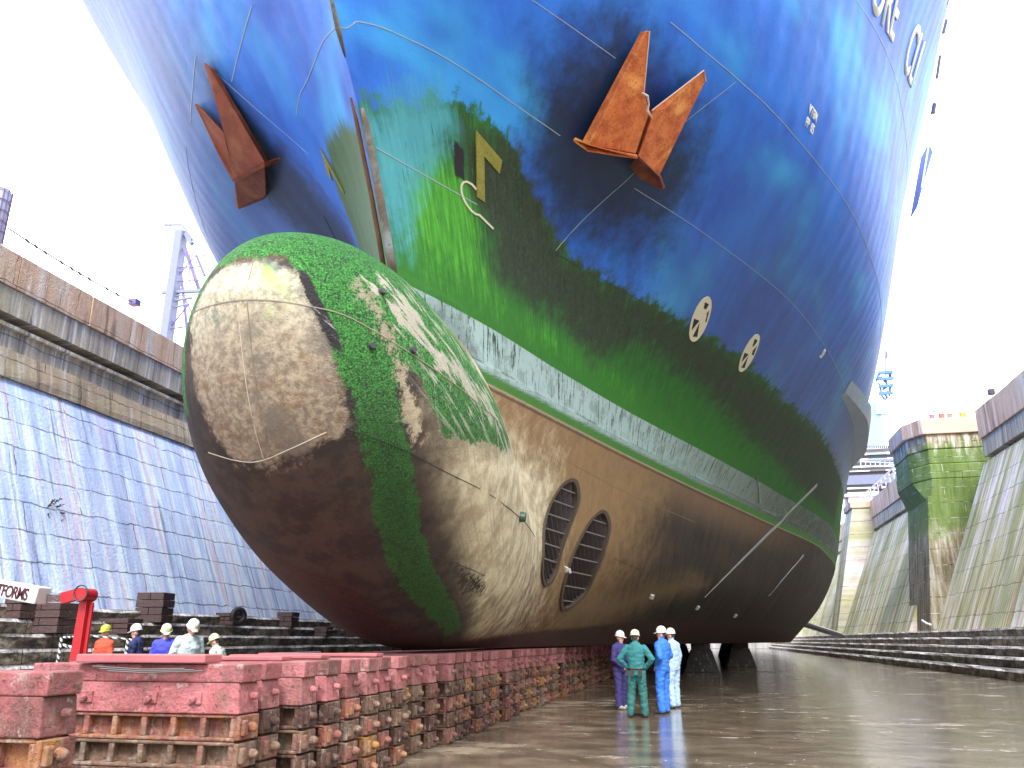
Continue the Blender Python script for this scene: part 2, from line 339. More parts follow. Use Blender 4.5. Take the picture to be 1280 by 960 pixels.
def hull_mat():
    k=N('weathered hull paint'); v=k.attr('uz',True); s=k.sep(v); U,z=s[0],s[1]; pos=k.pos()
    str1=k.noise(k.mapv(v,(3.2,.45,1)),1.0,7,.68)        # long vertical streaks
    str2=k.noise(k.mapv(v,(10,1.1,1)),1.0,6,.7)
    n1=k.noise(k.mapv(v,(1,1,1)),.55,6,.6); n2=k.noise(pos,2.6,8,.68); n3=k.noise(pos,11,6,.75); n4=k.noise(pos,38,4,.7)
    def M(name,amp,nz,wd=.08,amp2=0,nz2=None):
        f=k.math('MULTIPLY_ADD',k.math('SUBTRACT',nz,.5),amp,k.attr(name))
        if nz2 is not None: f=k.math('MULTIPLY_ADD',k.math('SUBTRACT',nz2,.5),amp2,f)
        return k.math('MULTIPLY',k.step(f,.5-wd,.5+wd),k.step(k.attr(name),.0,.12))
    def above(h,wd=.012,jit=0,nz=None):
        q=k.math('MULTIPLY_ADD',k.math('SUBTRACT',nz,.5),jit,z) if nz is not None else z
        return k.step(q,h-wd,h+wd)
    # blue topsides, random azure standing in for cyan light, chalkier and greyer low down
    c=k.mix(k.step(n1,.3,.7),(.012,.090,.50,1),(.022,.18,.74,1))
    az=k.noise(k.mapv(v,(.22,.5,1),(3.1,1.7,0)),1.0,3,.5)
    c=k.mix(k.math('MULTIPLY',k.step(az,.48,.72),.75),c,(.045,.42,.82,1))
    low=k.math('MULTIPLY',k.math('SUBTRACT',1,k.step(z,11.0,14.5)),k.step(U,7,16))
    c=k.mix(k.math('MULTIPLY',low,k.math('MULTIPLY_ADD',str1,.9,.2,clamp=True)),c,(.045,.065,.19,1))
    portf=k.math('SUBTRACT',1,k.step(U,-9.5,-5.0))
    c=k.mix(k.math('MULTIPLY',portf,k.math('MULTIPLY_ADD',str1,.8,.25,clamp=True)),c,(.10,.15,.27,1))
    farf=k.step(U,24,46)
    c=k.mix(k.math('MULTIPLY',k.math('MULTIPLY',farf,k.math('SUBTRACT',1,k.step(z,12,17))),.8),c,(.24,.26,.28,1))
    c=k.mix(k.math('MULTIPLY',k.step(str2,.60,.78),.30),c,(.16,.24,.42,1))
    # fine scuffs
    c=k.mix(k.math('MULTIPLY',k.step(n4,.66,.74),.35),c,(.20,.30,.55,1))
    c=k.mix(k.math('MULTIPLY',M('anchorshade',.7,n2,.35,.3,str1),.9),c,(.006,.010,.016,1))  # soft shade around the right anchor, put into the hull colour
    c=k.mix(k.math('MULTIPLY',M('anchorshadeport',.7,n2,.35,.3,str1),.85),c,(.008,.011,.018,1))  # same painted shade around the left anchor
    # weed line
    gw=k.mix(k.step(str2,.32,.68),(.010,.062,.014,1),(.022,.165,.022,1))
    gw=k.mix(k.math('MULTIPLY',k.step(n3,.45,.75),.5),gw,(.02,.12,.02,1))
    wz=M('weedtop',.9,n2,.07,.45,str2)
    wz=k.math('MULTIPLY',wz,k.step(U,-.5,.3))
    wp=M('weedport',.5,str1,.1,.4,str2)
    c=k.mix(wz,c,gw); c=k.mix(wp,c,k.mix(str2,(.02,.07,.02,1),(.05,.14,.03,1)))
    c=k.mix(M('lime',.9,n2,.3,.6,str2),c,k.mix(k.step(str2,.35,.7),(.03,.20,.015,1),(.09,.42,.03,1)))
    c=k.mix(k.math('MULTIPLY',M('pale',1.0,n2,.4,.5,str2),.9),c,k.mix(str2,(.04,.22,.30,1),(.09,.42,.50,1)))
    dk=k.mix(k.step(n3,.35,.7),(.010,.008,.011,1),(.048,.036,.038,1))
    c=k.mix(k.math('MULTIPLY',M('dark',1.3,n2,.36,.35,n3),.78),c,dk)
    c=k.mix(M('holeport',.5,n3,.1),c,(.012,.008,.014,1))
    # new strakes of weed along the foot of the green belt
    foot=k.math('SUBTRACT',1,k.step(k.math('MULTIPLY_ADD',k.math('SUBTRACT',str2,.5),1.6,k.math('MULTIPLY_ADD',k.math('SUBTRACT',n2,.5),2.0,z)),8.1,9.3))
    c=k.mix(k.math('MULTIPLY',foot,k.math('SUBTRACT',1,k.step(U,14,30))),c,(.025,.17,.015,1))
    c=k.mix(k.step(z,13.0,12.999) ,c,c)
    fs=k.noise(k.mapv(v,(15,2.4,1)),1.0,5,.7); anyw=k.math('MAXIMUM',wz,wp)
    c=k.mix(k.math('MULTIPLY',k.math('MULTIPLY',k.step(fs,.62,.70),anyw),.5),c,(.10,.26,.05,1)); c=k.mix(k.math('MULTIPLY',k.math('MULTIPLY',k.math('SUBTRACT',1,k.step(fs,.32,.42)),anyw),.5),c,(.006,.012,.006,1))
    # pale boot-top belt
    ab=k.attr('abovebulb'); belt=k.math('MULTIPLY',k.math('MULTIPLY',above(6.85),k.math('SUBTRACT',1,above(8.0,.012))),k.step(ab,.45,.55))
    bc=k.mix(k.step(U,6,34),(.36,.50,.50,1),(.085,.11,.09,1))
    bc=k.mix(k.step(k.math('ADD',str2,k.math('MULTIPLY',n3,.25)),.66,.74),bc,(.03,.06,.035,1))
    bc=k.mix(k.math('MULTIPLY',k.step(n2,.48,.62),.6),bc,(.16,.22,.20,1))
    gl=k.math('SUBTRACT',1,k.step(k.math('MULTIPLY_ADD',k.math('SUBTRACT',str2,.5),.5,z),7.02,7.14))
    bc=k.mix(gl,bc,k.mix(n3,(.02,.10,.015,1),(.07,.24,.03,1)))
    # antifouling below the belt
    below=k.math('SUBTRACT',1,k.math('MULTIPLY',above(6.85),k.step(ab,.45,.55)))
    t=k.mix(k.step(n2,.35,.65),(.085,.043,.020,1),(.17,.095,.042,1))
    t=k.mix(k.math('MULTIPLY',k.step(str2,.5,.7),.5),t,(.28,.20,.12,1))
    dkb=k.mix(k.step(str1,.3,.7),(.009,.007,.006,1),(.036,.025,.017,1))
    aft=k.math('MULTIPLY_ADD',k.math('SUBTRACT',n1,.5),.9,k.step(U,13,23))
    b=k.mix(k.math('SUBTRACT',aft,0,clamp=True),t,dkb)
    b=k.mix(k.math('MULTIPLY',k.math('MULTIPLY',k.step(z,5.2,6.8),.5),k.math('SUBTRACT',1,k.step(U,26,45))),b,(.26,.15,.075,1))
    b=k.mix(k.math('MULTIPLY',M('buff',.8,n2,.5),.8),b,k.mix(str2,(.22,.12,.05,1),(.36,.24,.11,1)))
    b=k.mix(M('lowtan',1.0,str1,.5,.5,n2),b,(.17,.115,.060,1))
    cr=k.mix(k.step(n2,.35,.66),(.36,.30,.20,1),(.66,.60,.42,1)); cr=k.mix(k.step(n4,.60,.70),cr,(.16,.12,.08,1))
    cr=k.mix(k.math('MULTIPLY',k.step(str2,.5,.66),.7),cr,(.34,.26,.17,1))
    b=k.mix(M('cream',.8,n2,.35,.8,str2),b,cr)
    b=k.mix(k.step(k.math('MULTIPLY',k.attr('mussel'),n3),.33,.42),b,(.02,.015,.014,1))
    # nose of the bulb: bare worn steel-cream cap over brown
    nose=k.math('SUBTRACT',1,k.step(k.math('ABSOLUTE',U),1.9,3.2))
    b=k.mix(k.math('MULTIPLY',nose,k.math('SUBTRACT',1,k.step(z,6,6.4))),b,k.mix(k.step(n2,.4,.6),(.026,.018,.015,1),(.055,.036,.027,1)))
    cp=k.mix(k.step(n3,.36,.66),(.15,.11,.08,1),(.34,.28,.20,1)); cp=k.mix(k.math('MULTIPLY',k.step(k.noise(k.mapv(pos,(1,1,2.4),(5,5,1)),1.9,7,.7),.5,.64),.6),cp,(.17,.09,.045,1)); cp=k.mix(k.step(z,4.6,6.0),cp,k.mix(k.step(n3,.36,.62),(.25,.235,.17,1),(.50,.46,.35,1)))
    cp=k.mix(k.math('MULTIPLY',k.step(k.noise(pos,1.7,5,.6),.54,.64),k.step(z,4.9,5.3)),cp,(.12,.17,.13,1))
    cp=k.mix(k.math('MULTIPLY',k.step(k.noise(k.mapv(pos,(1,1,1),(9,2,4)),1.1,5,.6),.52,.66),.8),cp,(.13,.115,.095,1))
    cp=k.mix(k.math('MULTIPLY',k.step(k.noise(k.mapv(pos,(1,1,1),(1,7,4)),1.4,5,.6),.56,.66),k.step(z,5.0,5.8)),cp,(.25,.36,.10,1))
    b=k.mix(M('cap',1.1,n2,.18,.7,n3),b,cp)
    gb=k.mix(k.step(n3,.38,.58),(.004,.040,.006,1),(.022,.19,.020,1)); gb=k.mix(k.step(n4,.48,.60),gb,(.07,.38,.05,1)); gb=k.mix(k.step(n4,.46,.38),gb,(.003,.022,.004,1)) if False else k.mix(k.math('SUBTRACT',1,k.step(n4,.36,.44)),gb,(.003,.022,.004,1))
    gb=k.mix(k.math('MULTIPLY',k.math('SUBTRACT',1,k.step(z,3.2,5.4)),.65),gb,k.mix(n3,(.006,.035,.006,1),(.03,.10,.012,1)))
    b=k.mix(M('weedbulb',1.0,n2,.07,.9,n3),b,gb)
    # weed rubbed away in slanting scars on the shoulder
    sc=k.noise(k.mapv(k.mapv(v,(1,1,1),(0,0,0),(0,0,.66)),(1.3,9,1)),1.0,6,.7)
    shoulder=k.math('MULTIPLY',k.math('MULTIPLY',k.step(U,1.8,2.6),k.math('SUBTRACT',1,k.step(U,4.6,6.2))),k.step(z,3.9,4.8))
    b=k.mix(k.math('MULTIPLY',k.math('MULTIPLY',k.step(sc,.53,.60),shoulder),k.attr('weedbulb')),b,k.mix(n4,(.34,.38,.28,1),(.62,.64,.52,1)))
    b=k.mix(M('tan',1.6,n2,.15,1.6,n3),b,k.mix(n3,(.24,.19,.13,1),(.50,.43,.30,1)))
    b=k.mix(M('worn',1.6,n2,.12,3.4,sc),b,k.mix(n3,(.34,.32,.24,1),(.66,.62,.52,1)))
    b=k.mix(k.math('MULTIPLY',k.math('MULTIPLY',k.step(k.math('ADD',str2,k.math('MULTIPLY',n2,.5)),.80,.92),shoulder),k.math('SUBTRACT',1,k.step(z,5.7,6.4))),b,k.mix(n4,(.30,.30,.22,1),(.58,.56,.46,1)))
    b=k.mix(M('crack',1.8,n3,.1,1.2,n4),b,k.mix(k.step(sc,.56,.62),(.012,.009,.013,1),(.36,.32,.36,1)))
    b=k.mix(M('red',.5,n2,.12,.3,str1),b,k.mix(k.step(n3,.35,.65),(.030,.012,.010,1),(.075,.030,.022,1)))
    # barnacle specks
    vo=k.vor(pos,5.5); b=k.mix(k.math('MULTIPLY',k.math('SUBTRACT',1,k.step(vo,.035,.07)),k.step(n2,.5,.6)),b,(.03,.02,.016,1))
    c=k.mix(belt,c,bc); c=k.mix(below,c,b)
    # rust-brown lip of scale at the foot of the belt
    lip=k.math('MULTIPLY',k.step(ab,.45,.55),k.math('SUBTRACT',1,k.step(k.math('ABSOLUTE',k.math('SUBTRACT',k.math('MULTIPLY_ADD',n3,.06,z),6.87)),.01,.035)))
    c=k.mix(k.math('MULTIPLY',lip,.45),c,(.42,.38,.30,1))
    lip2=k.math('MULTIPLY',k.step(ab,.45,.55),k.math('SUBTRACT',1,k.step(k.math('ABSOLUTE',k.math('SUBTRACT',k.math('MULTIPLY_ADD',n3,.08,z),6.80)),.015,.05)))
    c=k.mix(k.math('MULTIPLY',lip2,.75),c,(.05,.03,.018,1))
    blue=k.math('MULTIPLY',k.step(z,8,8.1),k.math('SUBTRACT',1,wz))
    rough=k.math('SUBTRACT',k.math('MULTIPLY_ADD',n3,.25,.58),k.math('MULTIPLY',blue,.24))
    # plating dished between frames, plus fuzz of growth
    fr=k.math('MULTIPLY',k.math('SINE',k.math('MULTIPLY_ADD',n1,5,k.math('MULTIPLY',U,7.4))),n1); fr=k.math('MULTIPLY',k.math('MULTIPLY',fr,.009),k.step(z,8,9))
    dent=k.math('MULTIPLY',k.noise(pos,.7,2,.5),.05)
    fz=k.math('MULTIPLY',k.math('ADD',n3,n4),k.math('MULTIPLY_ADD',k.attr('weedbulb'),.08,.006))
    h=k.math('ADD',k.math('ADD',fr,dent),fz)
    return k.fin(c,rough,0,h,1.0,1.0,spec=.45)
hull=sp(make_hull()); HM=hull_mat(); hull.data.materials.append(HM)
# ------------------------------------------------------------------ dock
def wet_floor():
    k=N('wet dock floor'); p=k.pos(); s=k.sep(p)
    n1=k.noise(k.mapv(p,(.22,.30,1)),1.0,5,.6); n2=k.noise(k.mapv(p,(1.0,1.5,1)),1.0,7,.7); n3=k.noise(p,9,6,.7)
    c=k.mix(k.step(n2,.35,.65),(.11,.085,.060,1),(.27,.215,.155,1)); c=k.mix(k.step(n3,.62,.72),c,(.26,.23,.18,1))
    c=k.mix(k.math('MULTIPLY',k.step(s[0],-4.2,-1.5),0),c,c)
    dry=k.math('SUBTRACT',1,k.step(k.math('ADD',s[0],k.math('MULTIPLY',n1,6)),-2.5,2.5))
    f=k.math('ADD',k.math('ADD',n1,k.math('MULTIPLY',n2,.45)),k.math('MULTIPLY',dry,.22))
    wet=k.math('SUBTRACT',1,k.step(f,.80,1.02))
    rough=k.math('SUBTRACT',k.math('MULTIPLY_ADD',n3,.16,.36),k.math('MULTIPLY',wet,.36),clamp=True)
    rough=k.math('MAXIMUM',rough,.05)
    c=k.mix(wet,c,k.mix(.35,c,(.03,.022,.014,1)))
    # silt streaks, foam flecks and small grit on the wet slab
    sl=k.math('MULTIPLY',k.step(k.noise(k.mapv(p,(.9,1.6,1),(3,8,0)),1.0,8,.75),.57,.63),k.step(n1,.40,.55))
    c=k.mix(k.math('MULTIPLY',sl,.55),c,(.36,.33,.29,1)); rough=k.math('MULTIPLY_ADD',sl,.25,rough)
    vo=k.vor(p,4.5); fl=k.math('MULTIPLY',k.math('SUBTRACT',1,k.step(vo,.045,.085)),k.step(n2,.46,.56))
    c=k.mix(fl,c,(.62,.60,.56,1)); rough=k.math('MULTIPLY_ADD',fl,.4,rough)
    vo2=k.vor(k.mapv(p,(1,1,1),(4,4,0)),11); f2=k.math('MULTIPLY',k.math('SUBTRACT',1,k.step(vo2,.05,.10)),k.step(n3,.5,.6)); c=k.mix(f2,c,(.5,.46,.40,1))
    rt=k.step(s[0],-.5,4.5)
    rip=k.noise(k.mapv(p,(2.2,4.5,1)),1.0,6,.7)
    h=k.math('ADD',k.math('MULTIPLY',n2,.010),k.math('MULTIPLY',k.math('ADD',sl,fl),.006))
    h=k.math('ADD',h,k.math('MULTIPLY',rip,k.math('MULTIPLY_ADD',rt,.009,.002)))
    h=k.math('ADD',h,k.math('MULTIPLY',n3,.0012))
    return k.fin(c,rough,0,h,1,1,spec=.9)
def stone(name,pal,streak_sc,courses=1.2,green=0,across='y',joint=.7,blocks=2.4,stain=None,tint=(.86,.86,.86,1)):
    """ashlar / concrete with vertical run-off streaks; coordinates are along the wall and up"""
    k=N(name); p=k.pos(); s=k.sep(p); a=s[1] if across=='y' else s[0]; z=s[2]
    wob=k.math('MULTIPLY',k.math('SUBTRACT',k.noise(p,.9,5,.65),.5),.38)
    v=k.comb(k.math('ADD',a,wob),k.math('ADD',z,wob),0)
    st=k.noise(k.comb(k.math('MULTIPLY',a,streak_sc),k.math('MULTIPLY',z,.07),0),1.0,7,.72)
    st2=k.noise(k.comb(k.math('MULTIPLY',a,streak_sc*3.1),k.math('MULTIPLY',z,.12),7),1.0,6,.7)
    n=k.noise(p,.7,6,.65); nf=k.noise(p,9,6,.72)
    c=k.ramp(st,[(.34,pal[0]),(.43,pal[1]),(.50,pal[2]),(.57,pal[3]),(.66,pal[4])])
    c=k.mix(k.math('MULTIPLY',k.step(n,.42,.7),.4),c,pal[1]); c=k.mix(k.math('MULTIPLY',k.step(st2,.52,.62),.75),c,pal[4])
    c=k.mix(k.math('MULTIPLY',k.math('SUBTRACT',1,k.step(st2,.34,.45)),.65),c,(pal[0][0]*.5,pal[0][1]*.5,pal[0][2]*.5,1))
    if green:
        g=k.noise(k.comb(k.math('MULTIPLY',a,.30),k.math('MULTIPLY',z,.10),3),1.0,5,.6)
        c=k.mix(k.math('MULTIPLY',k.step(g,.44,.60),green),c,k.mix(st2,(.10,.14,.035,1),(.30,.33,.11,1)))
    if stain: c=k.mix(k.math('MULTIPLY',k.step(k.noise(p,.35,5,.6),.46,.62),.7),c,stain)
    br=k.n('TexBrick'); k.put(br.inputs['Vector'],v); br.inputs['Scale'].default_value=1; br.inputs['Mortar Size'].default_value=.028
    br.inputs['Brick Width'].default_value=blocks; br.inputs['Row Height'].default_value=courses; br.inputs['Mortar Smooth'].default_value=.4
    br.inputs['Color1'].default_value=(1,1,1,1); br.inputs['Color2'].default_value=tint; br.inputs['Mortar'].default_value=(.5,.5,.5,1)
    jf=k.math('MULTIPLY',br.outputs['Fac'],k.step(k.noise(p,1.7,3,.5),.30,.62))
    c=k.mix(.55,c,br.outputs['Color'],'MULTIPLY')
    c=k.mix(k.math('MULTIPLY',jf,joint),c,(.03,.027,.025,1))
    c=k.mix(k.math('MULTIPLY',k.step(nf,.62,.74),.5),c,(.09,.08,.07,1))
    h=k.math('SUBTRACT',k.math('MULTIPLY',k.math('ADD',nf,n),.05),k.math('MULTIPLY',jf,.07))
    return k.fin(c,k.math('MULTIPLY_ADD',nf,.3,.5),0,h,1,1,spec=.4)
M_floor=wet_floor()
M_ashL=stone('pale wet ashlar',[(.27,.25,.44),(.38,.48,.72),(.50,.63,.86),(.72,.84,.92),(.58,.46,.60)],1.0,1.05,0,joint=.62,blocks=6)
M_ashR=stone('streaked mossy ashlar',[(0.120,0.120,0.048),(0.408,0.312,0.180),(0.480,0.480,0.240),(0.744,0.600,0.696),(0.792,0.880,0.880)],1.3,1.5,.6,joint=.6,blocks=3.2,tint=(.74,.80,.52,1))
M_cop=stone('ochre coping concrete',[(0.203,0.142,0.101),(0.527,0.324,0.203),(0.689,0.446,0.284),(0.608,0.486,0.365),(0.810,0.689,0.567)],.55,3.0,0,joint=.5,blocks=3.4)
M_band=stone('streaked ledge concrete',[(0.112,0.102,0.090),(0.315,0.270,0.225),(0.495,0.427,0.315),(0.585,0.495,0.338),(0.810,0.765,0.720)],1.2,2.6,.25,joint=.3,blocks=5)
M_brown=stone('brown ledge stone',[(0.162,0.130,0.082),(0.324,0.244,0.162),(0.421,0.324,0.211),(0.356,0.292,0.179),(0.551,0.486,0.421)],.5,2.0,.2,joint=.4,blocks=4)
M_green=stone('algae green pier stone',[(0.036,0.048,0.012),(0.084,0.144,0.024),(0.144,0.240,0.036),(0.240,0.312,0.072),(0.408,0.384,0.264)],1.0,1.2,.3,'x',joint=.6,blocks=9)
def pier_mat():
    k=N('mossy pier stone'); p=k.pos(); s=k.sep(p); a=k.math('ADD',s[0],s[1]); z=s[2]
    st=k.noise(k.comb(k.math('MULTIPLY',a,2.2),k.math('MULTIPLY',z,.25),0),1.0,7,.72); n=k.noise(p,1.1,6,.65); nf=k.noise(p,8,6,.7)
    c=k.ramp(st,[(.34,(.07,.05,.035)),(.45,(.26,.19,.12)),(.53,(.42,.35,.26)),(.62,(.60,.57,.52)),(.7,(.3,.2,.12))])
    g=k.math('MULTIPLY',k.step(k.math('MULTIPLY_ADD',k.math('SUBTRACT',n,.5),5,z),8.2,10.2),k.math('SUBTRACT',1,k.step(k.math('MULTIPLY_ADD',k.math('SUBTRACT',st,.5),6,z),15.2,16.6)))
    gc=k.mix(st,(.03,.07,.008,1),(.17,.30,.03,1)); c=k.mix(k.math('MULTIPLY',g,.88),c,gc)
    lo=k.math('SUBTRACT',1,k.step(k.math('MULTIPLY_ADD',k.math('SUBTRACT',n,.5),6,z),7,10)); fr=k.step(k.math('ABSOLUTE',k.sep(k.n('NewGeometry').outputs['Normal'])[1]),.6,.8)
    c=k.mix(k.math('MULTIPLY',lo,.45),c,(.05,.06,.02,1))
    br=k.n('TexBrick'); k.put(br.inputs['Vector'],k.comb(a,z,0)); br.inputs['Scale'].default_value=1; br.inputs['Mortar Size'].default_value=.03; br.inputs['Brick Width'].default_value=2.6; br.inputs['Row Height'].default_value=1.15
    jf=k.math('MULTIPLY',br.outputs['Fac'],k.step(k.noise(p,1.9,3,.5),.35,.6)); c=k.mix(k.math('MULTIPLY',jf,.8),c,k.mix(k.step(n,.45,.55),(.5,.48,.42,1),(.03,.03,.02,1)))
    h=k.math('SUBTRACT',k.math('MULTIPLY',k.math('ADD',nf,n),.06),k.math('MULTIPLY',jf,.06))
    return k.fin(c,.7,0,h,1,1)
M_pier=pier_mat()
def step_mat(name,a,b,c_,d):
    k=N(name); p=k.pos(); q=k.sep(p); n=k.noise(k.mapv(p,(1,.8,2)),1.6,7,.7); m=k.noise(p,7,6,.72)
    col=k.ramp(n,[(.36,a),(.46,b),(.56,c_),(.66,d)]); col=k.mix(k.math('MULTIPLY',k.step(m,.52,.60),.7),col,(.025,.02,.02,1)); col=k.mix(k.math('MULTIPLY',k.step(m,.46,.38),0),col,col)
    br=k.n('TexBrick'); k.put(br.inputs['Vector'],k.comb(q[1],k.math('MULTIPLY',q[2],1),0)); br.inputs['Scale'].default_value=1; br.inputs['Mortar Size'].default_value=.02; br.inputs['Brick Width'].default_value=1.15; br.inputs['Row Height'].default_value=.45
    col=k.mix(k.math('MULTIPLY',br.outputs['Fac'],.8),col,(.02,.018,.018,1))
    return k.fin(col,.65,0,k.math('ADD',m,n),1,.05)
M_step=step_mat('altar step stone',(.025,.018,.02),(.09,.07,.05),(.24,.20,.14),(.36,.32,.27))
M_tread=step_mat('worn step tread',(.22,.20,.19),(.42,.40,.38),(.62,.60,.60),(.74,.73,.75))
M_quay=stone('quay concrete',[(.2,.19,.18),(.26,.25,.24),(.3,.29,.28),(.33,.32,.3),(.36,.35,.33)],.3,3,0,joint=.3,blocks=3)
def sheet(mb,prof,y0,y1,ny,jit=0,closed=False):
    """sweep an (x,z) profile along the dock axis"""
    n=len(prof); vs=[]; fs=[]
    for i in range(ny+1):
        y=y0+(y1-y0)*i/ny
        for (x,z) in prof: vs.append((x+random.uniform(-jit,jit),y,z+random.uniform(-jit,jit)))
    m=n if closed else n-1
    for i in range(ny):
        for k in range(m): fs.append((i*n+k,i*n+(k+1)%n,(i+1)*n+(k+1)%n,(i+1)*n+k))
    if closed: fs+= [tuple(range(n)),tuple(range(ny*n,ny*n+n))[::-1]]
    return mb.add(vs,fs)
tag(MB().box(-23,15,-40,172,-.5,0).build('dock_floor',M_floor),kind='structure')
q=MB(); q.box(-1500,-30,-600,1500,14.9,16.25); tag(q.build('quay_left',M_quay),kind='structure')
q=MB(); q.box(27,1500,-600,1500,15,17.3); q.box(-30,27,172,1500,14,16.2); tag(q.build('quay_right',M_quay),kind='structure')
# left wall
lw=empty('dock_wall',(-25,40,0),0,'tall left dock wall of pale streaked ashlar under an ochre concrete coping','wall')
def ch(o,p): o.parent=p; o.matrix_parent_inverse=Matrix.Translation(-Vector(p.location)); return o
Y0,Y1=-40,172
ch(sheet(MB(),[(-22,2.6),(-25.5,11.2),(-31,11.2),(-31,2.6)],Y0,Y1,1,0,True).build('wall_face',M_ashL),lw)
ch(sheet(MB(),[(-25.38,11.2),(-25.42,11.5),(-25.62,12.4),(-31,12.4),(-31,11.2)],Y0,Y1,90,.025,True).build('ledge',M_brown),lw)
ch(sheet(MB(),[(-25.86,12.4),(-25.88,13.25),(-25.70,13.28),(-25.70,13.42),(-26.5,13.45),(-26.5,13.8),(-31,13.8),(-31,12.4)],Y0,Y1,60,.01,True).build('string_course',M_band),lw)
ch(sheet(MB(),[(-25.72,13.8),(-25.74,14.85),(-31,14.85),(-31,13.8)],Y0,Y1,40,.008,True).build('parapet',M_band),lw)
for i in range(53):
    y=Y0+i*4; d=random.uniform(-.02,.03)
    ch(sheet(MB(),[(-25.66+d,14.87),(-25.68+d,16.3+random.uniform(-.02,.02)),(-31,16.3),(-31,14.87)],y+.012,y+3.988,2,.006,True).build('coping_stone',M_cop,bevel=.02),lw)
def altar(mb,x0,x1,z0,z1,y0=Y0,y1=Y1,flip=1,n=70):
    """one altar course, tread on top (material 1), worn rounded nose"""
    ny=int((y1-y0)/1.3); prof=[(x0,z0),(x0,z1-.11),(x0+flip*.06,z1),(x1,z1),(x1,z0)]
    vs=[];fs=[]
    for i in range(ny+1):
        y=y0+(y1-y0)*i/ny; j=[random.uniform(-.035,.035) for _ in range(4)]
        for q_,(x,z) in enumerate(prof): vs.append((x+(j[q_%4] if q_<3 else 0),y,z+(j[(q_+1)%4]*.5 if q_ in(1,2) else 0)))
    m=len(prof)
    for i in range(ny):
        for k_ in range(m):
            mb.cur=1 if k_ in(1,2) else 0
            fs=[(i*m+k_,i*m+(k_+1)%m,(i+1)*m+(k_+1)%m,(i+1)*m+k_)]
            s0=len(mb.v) if i==0 and k_==0 else s0
            if i==0 and k_==0: mb.v+=vs
            mb.f+=[tuple(s0+t for t in fs[0])]; mb.mi.append(mb.cur)
    return mb
for i in range(6):
    x0=-18.7-i*.56; z1=.45*(i+1)
    ch(altar(MB(),x0,-24,z1-.449,z1-.001,flip=-1).build('altar_step',[M_step,M_tread]),lw)
# right wall
rw=empty('dock_wall',(18,30,0),0,'right dock wall of mossy streaked ashlar with broad stone steps at its foot','wall')
def wallR(y0,y1,parent):
    ch(sheet(MB(),[(15.5,2.2),(20.3,13.6),(26,13.6),(26,2.2)],y0,y1,1,0,True).build('wall_face',M_ashR),parent)
    ch(sheet(MB(),[(20.75,13.6),(20.75,14.0),(20.35,14.03),(20.4,15.3),(27,15.3),(27,13.6)],y0,y1,40,.012,True).build('string_course',M_band),parent)
    n=int((y1-y0)/3.4)
    for i in range(n):
        a=y0+(y1-y0)*i/n; b=y0+(y1-y0)*(i+1)/n; d=random.uniform(-.03,.03)
        ch(sheet(MB(),[(20.28+d,15.32),(20.3+d,17.4+random.uniform(-.03,.03)),(27,17.4),(27,15.32)],a+.012,b-.012,2,.006,True).build('coping_stone',M_cop,bevel=.02),parent)
wallR(-40,62,rw)
for i in range(5):
    x0=12.3+i*.64; z1=.44*(i+1)
    ch(altar(MB(),x0,17.5,z1-.439,z1-.001).build('altar_step',[M_step,M_tread]),rw)
rw2=empty('dock_wall',(18,90,0),0,'far stretch of the right dock wall beyond the green bastion, white run-off down its face','wall')
wallR(70,172,rw2)
def pier(yc,label,back=True):
    t=empty('dock_pier',(18,yc,0),0,label,'pier')
    # recess back
    y0=yc-1.2; y1=yc+5.2
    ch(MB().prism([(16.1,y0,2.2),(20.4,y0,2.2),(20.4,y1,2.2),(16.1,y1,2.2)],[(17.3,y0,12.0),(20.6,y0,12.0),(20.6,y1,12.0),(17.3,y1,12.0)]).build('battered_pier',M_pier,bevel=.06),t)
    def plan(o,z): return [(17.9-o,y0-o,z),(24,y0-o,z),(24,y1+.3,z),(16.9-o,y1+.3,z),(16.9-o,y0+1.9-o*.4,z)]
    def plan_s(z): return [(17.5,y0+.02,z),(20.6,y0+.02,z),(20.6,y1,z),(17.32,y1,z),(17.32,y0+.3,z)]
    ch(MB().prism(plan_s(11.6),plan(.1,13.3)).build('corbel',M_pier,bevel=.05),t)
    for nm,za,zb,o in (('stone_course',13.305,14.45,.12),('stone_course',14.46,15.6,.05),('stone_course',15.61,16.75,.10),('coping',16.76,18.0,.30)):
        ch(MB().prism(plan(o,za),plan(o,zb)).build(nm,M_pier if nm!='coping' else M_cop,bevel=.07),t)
    return t
pier(67.2,'green algae-covered bastion on a battered stone pier in the right dock wall')
q=MB().box(22.6,27,62,66,2.2,17.35); ch(q.build('recess_back',M_green),rw)
# a second battered pier farther along
t=empty('dock_pier',(18,104,0),0,'far grey buttress seen beside the hull at the right, beyond the bastion','pier')
a=[(14.9,102,2.2),(22,102,2.2),(22,107,2.2),(14.9,107,2.2)]; b=[(18.3,102,16.6),(22,102,16.6),(22,107,16.6),(18.3,107,16.6)]
ch(MB().prism(a,b).build('buttress_face',M_ashR),t)
ch(MB().box(18.1,22,101.9,107.1,16.6,17.3).build('cap_stone',M_cop),t)
# ends of the dock
e=tag(MB().box(-31,27,172,176,-.5,16.2).build('dock_head_wall',stone('head wall stone',[(.1,.1,.1),(.2,.2,.2),(.3,.3,.3),(.4,.4,.4),(.5,.5,.5)],.8,1.5,0,'x')),'grey stone wall closing the far end of the dock, seen under the ship','wall')
